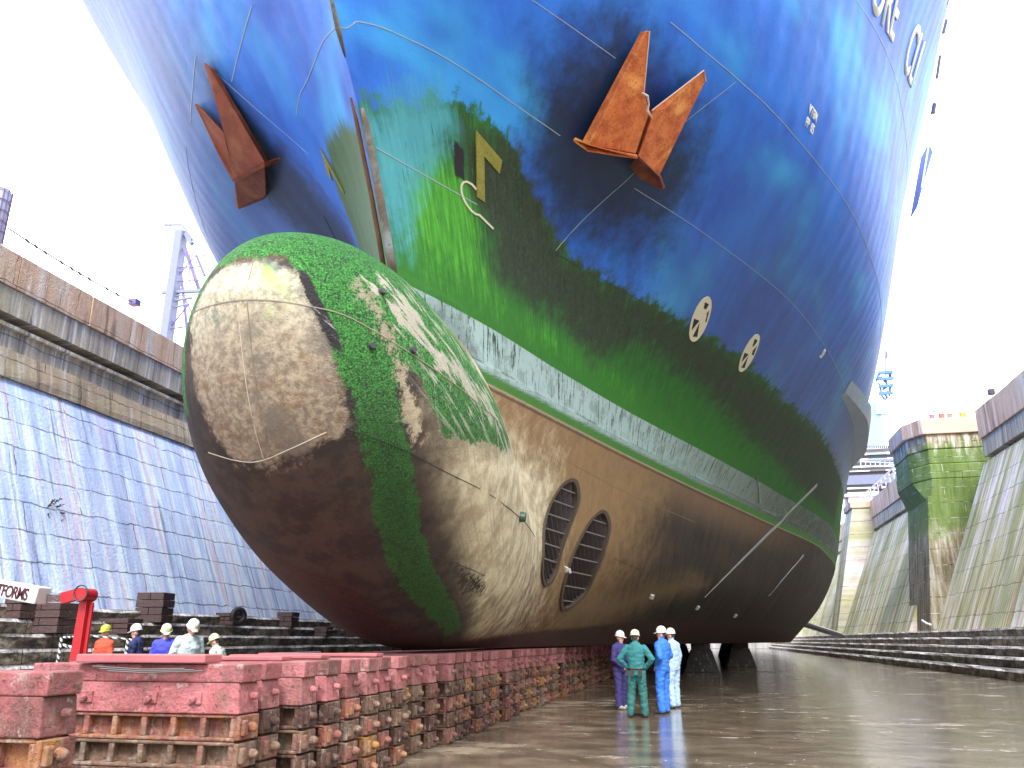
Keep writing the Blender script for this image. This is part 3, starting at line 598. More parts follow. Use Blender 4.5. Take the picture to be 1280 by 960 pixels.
# ------------------------------------------------------------------ ship details
M_tun=paint('dark tunnel steel',(.045,.035,.038,1),.7); M_bar=paint('worn grey grille steel',(.17,.14,.13,1),.6,.3,4)
M_weld=paint('pale weld bead',(.34,.42,.48,1),.5,.3,6); M_weldd=paint('dark weld bead',(.035,.04,.045,1),.6)
M_rust=None
def rustmat(name,a,b,c,pit=.5):
    k=N(name); p=k.obj(); n=k.noise(p,3,7,.65); m=k.noise(p,22,6,.7); g=k.noise(p,1.2,4,.6)
    col=k.mix(k.step(n,.35,.65),a,b); col=k.mix(k.math('MULTIPLY',k.step(g,.5,.68),.8),col,c); col=k.mix(k.math('MULTIPLY',k.step(m,.56,.66),pit),col,(.03,.010,.008,1))
    return k.fin(col,.8,0,m,.5,.015)
M_rust=rustmat('orange rusted anchor steel',(.36,.075,.016,1),(.56,.16,.045,1),(.72,.33,.09,1),1.0)
M_rustd=rustmat('dark rusted anchor steel',(.10,.024,.012,1),(.17,.040,.018,1),(.22,.07,.03,1))
M_bright=paint('bright worn edge',(.62,.42,.34,1),.6)
for t in THR:
    n=len(t); m=MB(); out=[HP(u,z,.05) for u,z in t]; cu=sum(u for u,z in t)/n; cz=sum(z for u,z in t)/n
    inn=[HP(cu+(u-cu)*.90,cz+(z-cz)*.93,.05) for u,z in t]; inb=[HP(cu+(u-cu)*.90,cz+(z-cz)*.93,-.25) for u,z in t]; outb=[HP(cu+(u-cu)*1.02,cz+(z-cz)*1.02,-.03) for u,z in t]
    vs=outb+out+inn+inb; fs=[]
    for r_ in range(3):
        for i in range(n): fs.append((r_*n+i,r_*n+(i+1)%n,(r_+1)*n+(i+1)%n,(r_+1)*n+i))
    op=sp(m.add(vs,fs).build('thruster_opening',paint('opening rim',(.07,.05,.035,1),.7),smooth=False))
    m=MB(); a=[HP(u,z,-.03) for u,z in t]; b=[HP(cu+(u-cu)*.9,cz+(z-cz)*.9,-.03)+Vector((-1.1,.35,-.1)) for u,z in t]
    vs=a+b; fs=[(i,(i+1)%n,n+(i+1)%n,n+i) for i in range(n)]+[tuple(range(n,2*n))]
    tn=m.add(vs,fs).build('tunnel',M_tun); tn.parent=op
    m=MB()
    zs_=[z for u,z in t]; 
    def span(zq):
        xs=[]
        for i in range(n):
            (u0,z0),(u1,z1)=t[i],t[(i+1)%n]
            if (z0-zq)*(z1-zq)<0: xs.append(u0+(u1-u0)*(zq-z0)/(z1-z0))
        return (min(xs),max(xs)) if len(xs)>1 else None
    zq=min(zs_)+.25
    while zq<max(zs_)-.1:
        s_=span(zq)
        if s_: m.bar(HP(s_[0]+.05,zq,-.03),HP(s_[1]-.05,zq,-.03),.028,.035)
        zq+=.36
    g1=m.build('grille_bars',M_bar); g1.parent=op
    m=MB(); us=[u for u,z in t]; uq=min(us)+.3
    def spanu(uq):
        xs=[]
        for i in range(n):
            (u0,z0),(u1,z1)=t[i],t[(i+1)%n]
            if (u0-uq)*(u1-uq)<0: xs.append(z0+(z1-z0)*(uq-u0)/(u1-u0))
        return (min(xs),max(xs)) if len(xs)>1 else None
    while uq<max(us)-.1:
        s_=spanu(uq)
        if s_: 
            a=HP(uq,s_[0]+.04,-.10); b=HP(uq,s_[1]-.04,-.10); m.bar(a,b,.035,.16,up=(1,0,0))
        uq+=.33
    g2=m.build('grille_vanes',paint('grille vane',(.075,.06,.065,1),.6)); g2.parent=op
for m_ in bpy.data.objects:
    pass
# plating seams and welds
SE=[('seam_weld',[(-4.3,12.0),(-3.6,11.98),(-2.8,11.85),(-1.9,11.72),(-1.09,11.58),(-.3,11.35),(.06,11.25),(.35,11.38),(.54,11.48),(1.27,11.62),(2.6,11.74),(4.3,11.76),(5.86,11.78)],.030,M_weld),
('seam_weld',[(.22,9.95),(1.3,9.98),(3.1,10.08)],.03,M_weld),('seam_weld',[(6.1,10.22),(9.05,10.28),(12.6,10.28)],.022,M_weldd),
('seam_weld',[(8.6,11.75),(12.8,11.75),(19.8,11.75),(30,11.75),(44,11.75)],.022,M_weld),
('seam_weld',[(8.2,13.8),(10.6,13.75),(15.1,13.72),(20.2,13.78),(26.4,13.9),(40,14.1)],.03,M_weld),('seam_weld',[(2,13.0),(4.7,13.0),(6.9,13.0)],.025,M_weld),
('seam_weld',[(15.0,16.6),(15.6,16.72),(18.7,17.06),(20.9,17.3)],.035,M_weld),('seam_weld',[(20.9,17.3),(22.8,17.45),(31,18.3)],.035,M_weld),
('seam_weld',[(10.65,13.7),(9.2,12.67),(8.2,11.74),(6.2,10.26)],.018,M_weld),
('seam_weld',[(-3.7,13.18),(-6.38,13.3)],.045,M_weld),('seam_weld',[(-7.46,14.15),(-10.1,14.15)],.05,M_weld),('seam_weld',[(-11.6,14.3),(-14.2,14.2),(-17,14.1)],.03,M_weld),
('seam_weld',[(-6.9,13.65),(-6.0,12.7),(-5.0,11.7)],.02,M_weld),('seam_weld',[(-6.6,11.3),(-7.4,10.4),(-8.3,9.4)],.018,M_weldd),
('bulb_seam',[(-2.6,5.9),(-1.4,5.72),(-.61,5.6),(.04,5.57),(.72,5.52),(1.21,5.47),(1.74,5.31),(2.55,5.1),(3.46,4.92),(5,4.75)],.022,paint('bulb seam bead',(.24,.21,.15,1),.7)),
('bulb_seam',[(-1.17,3.98),(-.5,3.8),(-.11,3.78),(.39,3.92),(.8,4.08)],.02,paint('bright seam bead',(.62,.58,.48,1),.7)),
('bulb_seam',[(1.05,4.14),(1.8,4.0),(2.8,3.8),(5.2,3.65),(9.8,3.8)],.02,M_weldd),('bulb_seam',[(.9,3.01),(1.5,2.82),(3.14,2.61)],.024,M_weldd),
('bulb_seam',[(-.12,6.1),(-.1,4.9),(-.1,3.8)],.016,paint('nose seam',(.5,.45,.36,1),.7)),('bulb_seam',[(.02,6.15),(.03,4.9),(.03,3.75)],.016,paint('nose seam dark',(.22,.17,.12,1),.7)),
('seam_weld',[(13.2,5.95),(18.2,5.78),(23.7,5.7)],.02,paint('tan seam',(.30,.2,.11,1),.7)),('seam_weld',[(16.5,3.9),(20,3.7),(25,3.5)],.016,M_weldd)]
def smooth_open(p,n=4):
    q=[(2*p[0][0]-p[1][0],2*p[0][1]-p[1][1])]+list(p)+[(2*p[-1][0]-p[-2][0],2*p[-1][1]-p[-2][1])]; out=[]
    for i in range(1,len(q)-2):
        a,b,c,d=[np.array(q[i+k],float) for k in(-1,0,1,2)]
        for k in range(n):
            t=k/n; out.append(tuple(.5*((2*b)+(-a+c)*t+(2*a-5*b+4*c-d)*t*t+(-a+3*b-3*c+d)*t**3)))
    return out+[tuple(p[-1])]
for nm,uz,wd,mt in SE:
    m=MB(); hp_strip(m,smooth_open(uz),wd*.55,.007,.004,.35); sp(m.build(nm,mt))
M_refl=paint('pale reflection streak',(.34,.36,.36,1),.6,.4,4)  # pale strips standing in for reflected light streaks on the hull
for uz,wd in (([(32.27,9.0),(31.59,8.6),(30.99,8.2),(30.65,7.96),(30.33,7.7),(29.98,7.38),(33.82,7.07),(33.8,6.5),(33.07,6),(32.08,5.5),(30.93,5),(29.71,4.5),(28.48,4),(27.64,3.6),(27.17,3.3)],.26),([(41.4,6.01),(39.85,5.19),(38.63,4.49),(37.53,3.77)],.12),([(25.3,7.4),(24.4,7.75),(23.2,8.1)],.08)):
    m=MB(); hp_strip(m,uz,wd,.035,.006,9,taper=True); sp(m.build('reflection_streak',M_refl))
# stem bar
M_stem=rustmat('rusty stem bar',(.10,.085,.075,1),(.17,.13,.10,1),(.26,.30,.32,1),.7)
def stem_pt(z,f=0): return Vector((XC,bow(z)-f,z))
m=MB(); zz=[7.95,8.3,8.8,9.3,9.8,10.2,10.35]; m.tube([stem_pt(z,.02)+Vector((.07,0,0)) for z in zz],[.09,.085,.08,.075,.07,.06,.03],8); sp(m.build('stem_bar',M_stem,smooth=True))
m=MB(); m.tube([stem_pt(z,.0)+Vector((-.10,.02,0)) for z in [8.0,8.6,9.3,10.2,10.5]],[.05,.05,.045,.04,.02],8); sp(m.build('stem_bar',rustmat('rust brown stem strip',(.10,.045,.03,1),(.16,.07,.04,1),(.05,.03,.03,1)),smooth=True))
m=MB(); m.tube([stem_pt(z,.03) for z in [10.9,11.2,11.5,11.8,12.2]],[.015,.05,.035,.06,.04],7); sp(m.build('stem_bar',M_stem,smooth=True))
# painted marks cut as thin plates following the shell
M_yel=paint('ochre mark paint',(.34,.30,.05,1),.7,.5,7,dirt=(.05,.10,.02,1)); M_white=paint('white mark paint',(.74,.74,.70,1),.6,.1); M_black=paint('black mark paint',(.012,.014,.016,1),.6)
M_cream=paint('cream mark paint',(.66,.62,.48,1),.6,.2,9)
def plate(name,polys,mat,off=.02,parent=None):
    m=MB()
    for p in polys:
        m.prism([HP(u,z,off) for u,z in p],[HP(u,z,-.01) for u,z in p])
    o=m.build(name,mat); 
    if parent: o.parent=parent
    else: sp(o)
    return o
bm_=plate('bulb_warning_mark',[[(3.30,11.12),(4.12,10.98),(4.02,10.78),(3.52,10.86)],[(3.30,11.12),(3.52,10.86),(3.38,10.2),(3.12,10.2)]],M_yel)
arc=[(2.95+.36*math.cos(a),10.12+.22*math.sin(a)) for a in [R(60+i*24) for i in range(11)]]
m=MB(); hp_strip(m,arc+[(3.6,9.86)],.04,.02,.015,.1); o=m.build('mark_ring',M_cream); o.parent=bm_
plate('bulb_warning_mark',[[(-4.0,11.42),(-4.5,11.22),(-4.42,11.1),(-4.12,11.2)],[(-4.0,11.42),(-4.12,11.2),(-3.95,10.75),(-3.86,10.75)]],M_yel)
for cu,cz,r_,miss in ((13.12,10.54,.43,1),(16.64,10.50,.41,1)):
    k=36; o=plate('thruster_warning_disc',[[(cu+r_*math.cos(2*math.pi*i/k),cz+r_*math.sin(2*math.pi*i/k)) for i in range(k)]],M_cream,.02)
    wd=[]
    for q_ in (24,90,205,280):
        a=R(q_); f=.34
        wd.append([(cu+.08*r_*math.cos(a),cz+.08*r_*math.sin(a)),(cu+.80*r_*math.cos(a-f),cz+.80*r_*math.sin(a-f)),(cu+.80*r_*math.cos(a+f),cz+.80*r_*math.sin(a+f))])
    plate('dark_blade',wd,M_black,.028,o)
def hull_text(txt,u0,z0,size,name,mat,slope=0,off=.03,right=False,xs=1):
    cu=bpy.data.curves.new(name,'FONT'); cu.body=txt; cu.size=size; cu.offset=size*.012
    if right: cu.align_x='RIGHT'
    ob=bpy.data.objects.new(name,cu); C.objects.link(ob); bpy.context.view_layer.update()
    me=bpy.data.meshes.new_from_object(ob.evaluated_get(bpy.context.evaluated_depsgraph_get())); bpy.data.objects.remove(ob)
    bm=bmesh.new(); bm.from_mesh(me); bmesh.ops.remove_doubles(bm,verts=bm.verts,dist=1e-4)
    bmesh.ops.triangulate(bm,faces=bm.faces)
    g=bmesh.ops.extrude_face_region(bm,geom=bm.faces[:]); ev=set(v for v in g['geom'] if isinstance(v,bmesh.types.BMVert))
    for v in bm.verts:
        u=u0+v.co.x*xs; z=z0+v.co.y+(u-u0)*slope; p=HP(u,z,off if v in ev else -.005); v.co=p
    bmesh.ops.recalc_face_normals(bm,faces=bm.faces); bm.to_mesh(me); bm.free(); me.materials.clear(); me.materials.append(mat)
    o=bpy.data.objects.new(name,me); C.objects.link(o); sp(o); return o
hull_text('ORE',18.95,17.42,1.42,'name_letters',M_white,.17,.035,right=True,xs=.95)
hull_text('CLI',20.9,17.75,1.4,'name_letters',M_white,.22,.035,xs=1.12)
hull_text('VTBM\nFP  05',13.9,14.2,.21,'tank_marking',M_white,0,.02,xs=1.0)
hull_text('59',22.3,11.5,.30,'frame_number',M_white,0,.02)
for u,z in ((20.6,3.05),(27.1,2.9),(34,2.75),(12.75,3.35)):
    m=MB(); m.prism([HP(u+a*.16,z+b*.055,.05) for a,b in ((-1,-1),(1,-1),(1,1),(-1,1))],[HP(u+a*.22,z+b*.08,-.01) for a,b in ((-1,-1),(1,-1),(1,1),(-1,1))]); sp(m.build('anode',M_white,bevel=.01))
m=MB(); m.tube([HP(5.8,3.68,-.02),HP(5.8,3.68,.10)],[.10,.08],12); sp(m.build('drain_plug',paint('green plug',(.03,.07,.04,1),.5)))
for u,z in ((1.75,5.95),(1.55,5.15),(2.2,5.25)):
    m=MB(); m.tube([HP(u,z,-.02),HP(u,z,.05)],[.06,.04],9); sp(m.build('pad_eye',M_weldd))
# the knuckle blister far aft on the side, and the blue bulwark end above it
m=MB(); A=[];n=26
for i in range(n+1):
    f=i/n; u=28.2+f*17; z=11.75+.35*math.sin(f*math.pi)
    w_=.12+.5*min(1,f*3)*(1 if f<.8 else 1-(f-.8)*4.5); h_=.28+.12*math.sin(f*math.pi)
    c_=HP(u,z); nn=(HP(u,z,.5)-c_)*2
    A+= [HP(u,z+h_,-.05),HP(u,z+h_,-.05)+nn*w_*.8,HP(u,z-h_*.2,-.05)+nn*w_,HP(u,z-h_,-.05)]
fs=[]
for i in range(n):
    for k in range(4): fs.append((4*i+k,4*i+(k+1)%4,4*i+4+(k+1)%4,4*i+4+k))
fs+=[(0,1,2,3),(4*n,4*n+3,4*n+2,4*n+1)]
k=N('grey blue fender paint'); sp(m.add(A,fs).build('side_fender',paint('grey blue fender',(.30,.36,.46,1),.5,.3,2),smooth=False))
p=[at(1056,491,Y=36.6),at(1073,489,Y=37.5),at(1086,505,Y=38.5),at(1080,507,Y=38)]
m=MB(); m.prism(p,[q_+Vector((-.6,.8,-.1)) for q_ in p]); sp(m.build('fender_cap',paint('bright blue cap',(.10,.32,.62,1),.4)))
p=[at(1161,178,Y=34),at(1166,190,Y=34),at(1150,246,Y=34),at(1147,258,Y=34)]
m=MB(); m.prism(p,[q_+Vector((-.05,1.2,0)) for q_ in p]); sp(m.build('bulwark_end',paint('blue bulwark',(.03,.11,.42,1),.4)))
m=MB(); m.tube([at(*q_,Y=31) for q_ in ((1188,-20),(1182,20),(1173,85),(1166,142),(1161,180),(1152,235))],.035,6); sp(m.build('deck_rail',paint('white rail',(.75,.77,.8,1),.5)))
for (a,b,r_) in (((1186,-3),(1179,24),.05),((1175,18),(1173,40),.14),((1183,25),(1179,42),.07),((1175,70),(1171,98),.06),((1168,130),(1166,142),.09)):
    m=MB(); m.tube([at(*a,Y=31),at(*b,Y=31)],r_,6); sp(m.build('deck_fitting',paint('dark fitting',(.03,.03,.10,1),.5)))
# ------------------------------------------------------------------ anchors
ANC={
 'RA1':[(-0.295, 13.374, 13.23), (-0.234, 13.413, 13.232), (-0.444, 14.315, 12.5), (-0.366, 14.748, 12.307), (-0.724, 15.274, 11.68), (-1.674, 14.509, 11.517)],
 'RA1b':[(-0.428, 13.539, 13.359), (-0.336, 13.626, 13.396), (-0.538, 14.548, 12.632), (-0.476, 15.012, 12.476), (-0.843, 15.579, 11.897), (-1.822, 14.63, 11.72)],
 'RA2':[(0.831, 14.881, 13.26), (0.86, 15.13, 13.18), (-0.297, 16.265, 11.631), (-0.697, 15.341, 11.619), (-0.365, 14.893, 12.17), (-0.314, 14.761, 12.349)],
 'RA2b':[(0.771, 15.114, 13.372), (0.798, 15.316, 13.273), (-0.355, 16.483, 11.773), (-0.747, 15.672, 11.84), (-0.421, 15.092, 12.32), (-0.388, 14.948, 12.456)],
 'RW':[(-0.73, 15.399, 11.763), (-0.685, 15.424, 11.65), (-0.351, 15.001, 12.244), (-0.381, 14.78, 12.374), (-0.482, 14.579, 12.444)],
 'RWb':[(-0.772, 15.597, 11.94), (-0.732, 15.748, 11.908), (-0.388, 15.18, 12.397), (-0.42, 14.979, 12.524), (-0.521, 14.736, 12.567)],
 'RC':[(-1.97, 14.474, 11.716), (-1.659, 14.376, 11.446), (-1.279, 14.741, 11.514), (-0.69, 15.247, 11.617), (-0.699, 15.347, 11.583), (-1.22, 14.97, 11.496), (-1.683, 14.55, 11.409), (-1.995, 14.518, 11.671)],
 'RCb':[(-1.952, 14.596, 11.836), (-1.739, 14.786, 11.792), (-1.314, 15.167, 11.86), (-0.74, 15.64, 11.942), (-0.748, 15.716, 11.89), (-1.249, 15.361, 11.815), (-1.723, 14.91, 11.712), (-1.975, 14.632, 11.804)],
 'RD':[(-0.69, 15.247, 11.617), (-0.277, 16.172, 11.592), (-0.198, 17.039, 11.789), (-0.272, 16.974, 11.739), (-0.718, 16.403, 11.733), (-0.926, 15.855, 11.756)],
 'RDb':[(-0.65, 15.516, 11.786), (-0.225, 16.337, 11.707), (-0.159, 17.14, 11.887), (-0.216, 17.122, 11.863), (-0.67, 16.601, 11.869), (-0.882, 16.038, 11.887)],
 'RS':[(-0.473, 14.176, 12.38), (-0.384, 14.328, 12.401), (-0.366, 14.506, 12.331), (-0.409, 14.575, 12.23), (-0.324, 14.749, 12.142)],
 'LA1':[(-9.927, 12.789, 13.763), (-9.744, 12.791, 13.562), (-9.41, 13.518, 12.807), (-9.122, 14.335, 12.086), (-10.656, 15.492, 12.565), (-10.219, 14.412, 12.798), (-10.139, 14.213, 12.98), (-10.008, 13.516, 13.267)],
 'LA1b':[(-9.94, 12.889, 13.825), (-9.692, 12.882, 13.625), (-9.378, 13.648, 12.894), (-9.209, 14.67, 12.312), (-10.582, 15.575, 12.651), (-10.32, 14.74, 13.032), (-10.081, 14.281, 13.018), (-10.06, 13.728, 13.432)],
 'LA2':[(-11.015, 14.087, 13.814), (-10.942, 14.075, 13.815), (-10.249, 14.28, 13.022), (-10.303, 14.507, 12.829), (-10.647, 15.546, 12.597), (-10.8, 15.652, 12.59), (-10.883, 15.018, 13.029)],
 'LA2b':[(-11.127, 14.324, 13.961), (-10.969, 14.207, 13.848), (-10.283, 14.456, 13.103), (-10.397, 14.764, 13.015), (-10.582, 15.575, 12.651), (-10.898, 15.92, 12.814), (-11.018, 15.33, 13.253)],
 'LW':[(-10.197, 14.323, 13.065), (-9.877, 14.033, 12.923), (-9.26, 14.551, 12.244), (-10.769, 15.724, 12.723)],
 'LWb':[(-10.166, 14.31, 13.051), (-9.934, 14.144, 13.009), (-9.335, 14.703, 12.352), (-10.875, 15.912, 12.852)],
 'LC':[(-10.609, 15.351, 12.517), (-9.092, 14.256, 12.031), (-8.794, 14.351, 12.154), (-8.861, 14.474, 12.158), (-9.184, 14.454, 12.042), (-10.749, 15.652, 12.538)],
 'LCb':[(-10.719, 15.672, 12.753), (-9.196, 14.58, 12.274), (-8.764, 14.362, 12.199), (-8.749, 14.351, 12.105), (-9.251, 14.721, 12.242), (-10.692, 15.731, 12.6)],
 'LD':[(-10.722, 15.608, 12.53), (-9.181, 14.445, 12.058), (-9.853, 15.674, 12.11), (-10.202, 16.071, 12.251), (-11.407, 16.887, 12.591), (-11.582, 17.02, 12.787)],
 'LDb':[(-10.815, 15.84, 12.707), (-9.238, 14.631, 12.205), (-9.843, 15.759, 12.181), (-10.212, 16.191, 12.345), (-11.423, 17.015, 12.689), (-11.411, 16.872, 12.704)],
}

def cen(k): 
    p=ANC[k]; return Vector([sum(q[i] for q in p)/len(p) for i in range(3)])
for pre,label,rm in (('R','bright rust-orange anchor on the bow right of the stem, its flukes spread in a V','a'),('L','dark rust-brown ship anchor on the shaded left side of the bow, seen nearly edge-on','b')):
    base=cen(pre+'A1'); t=empty('ship_anchor',base,0,label,'anchor','anchors hanging from the bow')
    def part(nm,a,b,mt,bev=.022):
        o=MB().prism([Vector(p) for p in ANC[a]],[Vector(p) for p in ANC[b]]).build(nm,mt,bevel=bev); return ch(o,t)
    mt=M_rust if pre=='R' else rustmat('red brown anchor steel',(.16,.035,.014,1),(.24,.052,.02,1),(.27,.09,.04,1),.5)
    part('fluke',pre+'A1',pre+'A1b',mt); part('fluke',pre+'A2',pre+'A2b',mt); part('shank',pre+'W',pre+'Wb',M_rustd)
    part('crown_plate',pre+'C',pre+'Cb',mt); part('crown_plate',pre+'D',pre+'Db',M_rustd)
    if pre=='R':
        ch(MB().tube([Vector(p) for p in ANC['RS']],[.02,.03,.02,.035,.02],7).build('worn_edge',M_bright,smooth=True),t)
        P_=[Vector(p) for p in ANC['RA1']]; ch(MB().tube([P_[1],P_[2]],.013,6).build('worn_edge',M_bright),t)
        P_=[Vector(p) for p in ANC['RA2']]; ch(MB().tube([P_[1],P_[0],P_[5]],.015,6).build('worn_edge',M_bright),t)
    a,b=(ANC[pre+'W'][0],ANC[pre+'Wb'][0])
# ------------------------------------------------------------------ keel blocks
def blockmat(name,cols,top=None):
    k=N(name); p=k.obj(); r=k.rnd(); off=k.comb(k.math('MULTIPLY',r,37),k.math('MULTIPLY',r,91),0)
    va=k.n('VectorMath',operation='ADD'); k.put(va.inputs[0],p); k.put(va.inputs[1],off); q=va.outputs[0]
    n=k.noise(k.mapv(q,(1,1,.5)),4.5,6,.65); m=k.noise(q,19,6,.72); s=k.noise(k.mapv(q,(6,6,1)),2.2,5,.65)
    c=k.ramp(k.math('MULTIPLY_ADD',r,.85,k.math('MULTIPLY_ADD',n,.8,-.35)),[(.0,cols[0]),(.25,cols[1]),(.45,cols[2]),(.65,cols[3]),(.9,cols[4])])
    c=k.mix(k.math('MULTIPLY',k.step(s,.5,.66),.75),c,cols[5]); c=k.mix(k.math('MULTIPLY',k.step(m,.54,.66),.75),c,(.035,.018,.014,1))
    big=k.noise(k.mapv(q,(1,1,1.4)),1.6,6,.7); c=k.mix(k.math('MULTIPLY',k.step(big,.47,.62),.5),c,(cols[0][0]*.8,cols[0][1]*.8,cols[0][2]*.8,1)); bl_=k.noise(q,7,5,.7); c=k.mix(k.math('MULTIPLY',k.step(bl_,.58,.66),.5),c,(.42,.36,.33,1))
    h=k.math('ADD',k.math('MULTIPLY',m,1.6),k.math('MULTIPLY',n,1.5))
    return k.fin(c,.62,0,h,.8,.03)
M_iron=blockmat('rusty cast iron block',[(.05,.020,.015),(.12,.055,.035),(.19,.12,.075),(.26,.075,.065),(.36,.18,.045),(.30,.24,.19)])
M_pink=blockmat('weathered red cap paint',[(.13,.05,.045),(.32,.085,.09),(.46,.15,.165),(.27,.10,.09),(.50,.18,.20),(.20,.13,.10)])
M_beam=paint('red painted timber',(.44,.13,.14,1),.6,.45,3)
def iron(z0,h,seed):
    rr=random.Random(seed); m=MB(); L=1.12; W=.16; t=.035
    m.box(-L,L,-W+.09,W-.09,z0,z0+h); m.box(-L,L,-W,W,z0,z0+t); m.box(-L,L,-W,W,z0+h-t,z0+h-.004)
    for i in range(8):
        x=-L+i*(2*L-.06)/7; m.box(x,x+.06,-W+.004,W-.004,z0+t-.002,z0+h-t+.002)
    for sgn in (-1,1):
        x=sgn*L; m.box(min(x,x+sgn*.05),max(x,x+sgn*.05),-W-.01,W+.01,z0+.012,z0+h-.012)
        y=rr.uniform(-.06,.06); m.tube([(x,y,z0+h*.5),(x+sgn*.10,y,z0+h*.5),(x+sgn*.13,y,z0+h*.47)],[.052,.045,.025],8)
        m.box(min(x+sgn*.04,x+sgn*.085),max(x+sgn*.04,x+sgn*.085),-W*.9,-W*.45,z0+.05,z0+h-.05)
    return m
HL=[.245,.235,.235,.235]
def make_stack():
    t=empty('keel_block_stack',(0,0,0)); z=0; ms=[]
    for i,h in enumerate(HL):
        o=iron(z,h,i).build('iron_block',M_iron,bevel=.012); o.parent=t; z+=h
    m=MB(); W=.178; L=1.15
    a=[(-L,-W,z),(L,-W,z),(L,W,z),(-L,W,z)]; b=[(-L+.03,-W+.01,z+.27),(L-.03,-W+.01,z+.27),(L-.03,W-.01,z+.27),(-L+.03,W-.01,z+.27)]
    m.prism(a,b)
    for x in (-.55,.15,.62): m.box(x,x+.14,-W-.018,-W+.02,z+.08,z+.19); m.tube([(x+.07,-W-.02,z+.13),(x+.07,-W-.06,z+.12)],.03,8)
    for sgn in (-1,1): m.tube([(sgn*L,.02,z+.15),(sgn*(L+.07),.02,z+.15)],[.04,.03],8)
    o=m.build('cap_block',M_pink,bevel=.015); o.parent=t
    m=MB().box(-L,L,-W+.005,W-.005,z+.272,1.383); o=m.build('cap_timber',M_pink,bevel=.012); o.parent=t
    return t
proto=make_stack()
ys=[5.30]+[7.30]; y=7.86
while y<46: ys.append(y); y+=random.choice([.52,.55,.58,.63])
while y<96: ys.append(y); y+=1.1
word={0:'nearest keel block stack, cut by the lower left corner of the photo',1:'second-nearest keel block stack, its long ribbed side facing us under a pink cap and beam'}
parts=[o for o in C.objects if o.parent==proto]
for i,y in enumerate(ys):
    t=proto if i==0 else copy_tree(proto)
    t.location=(XC-.14+ (-.33 if i==0 else 0 if i<2 else random.uniform(-.13,.10)),y,0); t.rotation_euler=(0,0,0 if i<2 else random.uniform(-.02,.02))
    lab=word.get(i,'narrow rusty keel block stack with pink cap, one of the long row under the ship')
    tag(t,lab,'keel block','keel blocks in a row under the hull')
t=tag(MB().box(-5.95,-4.55,7.05,7.34,1.392,1.47).build('timber_beam',M_beam,bevel=.012),'long pink-red painted beam lying on top of the second keel block stack','beam')
for i,(x,y,l) in enumerate([(-6.0,8.3,1.6),(-5.6,9.3,1.2),(-5.9,10.5,1.7)]):
    o=MB().box(0,l,-.13,.13,0,.045).build('timber_plank',M_beam,bevel=.01); o.location=(x,y,1.388); o.rotation_euler=(0,0,random.uniform(-.04,.04))
    tag(o,['short pink plank on the keel blocks just behind the long beam','short pink plank on the keel blocks in the middle, behind the nearer plank','pink plank on the keel blocks closest to the bulb'][i],'plank','planks lying on the keel blocks')
# thin slats under the beam
for i in range(3):
    m=MB().tube([(-5.75+.1*i,7.06-.02*i,1.36-.02*i),(-5.2,7.05,1.335-.015*i),(-4.75+.1*i,7.05,1.345-.01*i)],.008,6)
    tag(m.build('loose_wire',paint('wire grey',(.10,.08,.08,1),.5)),['upper of three wires draped along the second block cap','middle one of three wires draped along the second block cap','lowest of three wires draped along the second block cap'][i],'wire','wires on the block cap')
# side blocks under the flat bottom
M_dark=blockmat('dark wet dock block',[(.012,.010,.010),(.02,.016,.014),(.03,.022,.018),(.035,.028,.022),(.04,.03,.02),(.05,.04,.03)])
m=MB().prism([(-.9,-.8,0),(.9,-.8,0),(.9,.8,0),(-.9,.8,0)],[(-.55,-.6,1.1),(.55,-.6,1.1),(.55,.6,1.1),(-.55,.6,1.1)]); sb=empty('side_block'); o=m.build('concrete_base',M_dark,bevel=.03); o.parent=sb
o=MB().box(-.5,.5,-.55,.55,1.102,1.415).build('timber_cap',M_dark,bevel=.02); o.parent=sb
first=True
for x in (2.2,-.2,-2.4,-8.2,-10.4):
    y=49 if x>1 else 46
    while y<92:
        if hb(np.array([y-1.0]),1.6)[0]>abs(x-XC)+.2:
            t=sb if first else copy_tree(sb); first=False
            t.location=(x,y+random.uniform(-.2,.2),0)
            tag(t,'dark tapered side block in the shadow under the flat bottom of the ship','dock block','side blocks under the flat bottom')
        y+=3.4
# ------------------------------------------------------------------ left side of the dock
M_timber=paint('dark wet timber',(.07,.035,.035,1),.6,.4,5,dirt=(.18,.14,.12,1))
def timber_stack(p,wd,h,dp,lab,n):
    t=empty('timber_stack',p,random.uniform(-.1,.1),lab,'timber stack','timber stacks on the left steps')
    for i in range(n):
        z=h*i/n
        for j in (0,1):
            m=MB().box(-wd/2,wd/2,-dp/2+j*dp/2,-dp/2+(j+1)*dp/2-.03,z+.01,z+h/n-.01) if i%2==0 else MB().box(-wd/2+j*wd/2,-wd/2+(j+1)*wd/2-.03,-dp/2+.02,dp/2-.02,z+.01,z+h/n-.01)
            o=m.build('timber',M_timber,bevel=.01); o.parent=t
    return t
def onstep(px,py_base,k):   # foot on altar course k
    return at(px,py_base,Z=.45*(k+1)) if False else None
def altpt(px,k): # on tread k at picture column px
    x=-18.7-k*.56-.28; p=at(px,790,X=x); return Vector((x,p.y,.45*(k+1)))
for px,k,wd,h,lab,n in ((190,4,1.15,1.15,'tallest square stack of dark timbers standing on the left steps',4),(286,4,.95,.55,'low dark timber stack beside the leaning tyre on the left steps',3),(359,4,.85,.75,'narrow tall dark timber stack on the left steps, right of the tyre',3),(403,3,.9,.5,'farthest small timber stack on the left steps, close to the bulb',3),
      (150,3,1.2,.55,'dark timber stack partly hidden behind the red crane arm',3),(60,3,1.5,.95,'wide dark timber stack under the white boom box at the left edge',4),(25,4,.7,.9,'narrow timber stack at the far left edge above the steps',4)):
    timber_stack(altpt(px,k),wd,h,.9,lab,n)
p=altpt(276,4); m=MB()
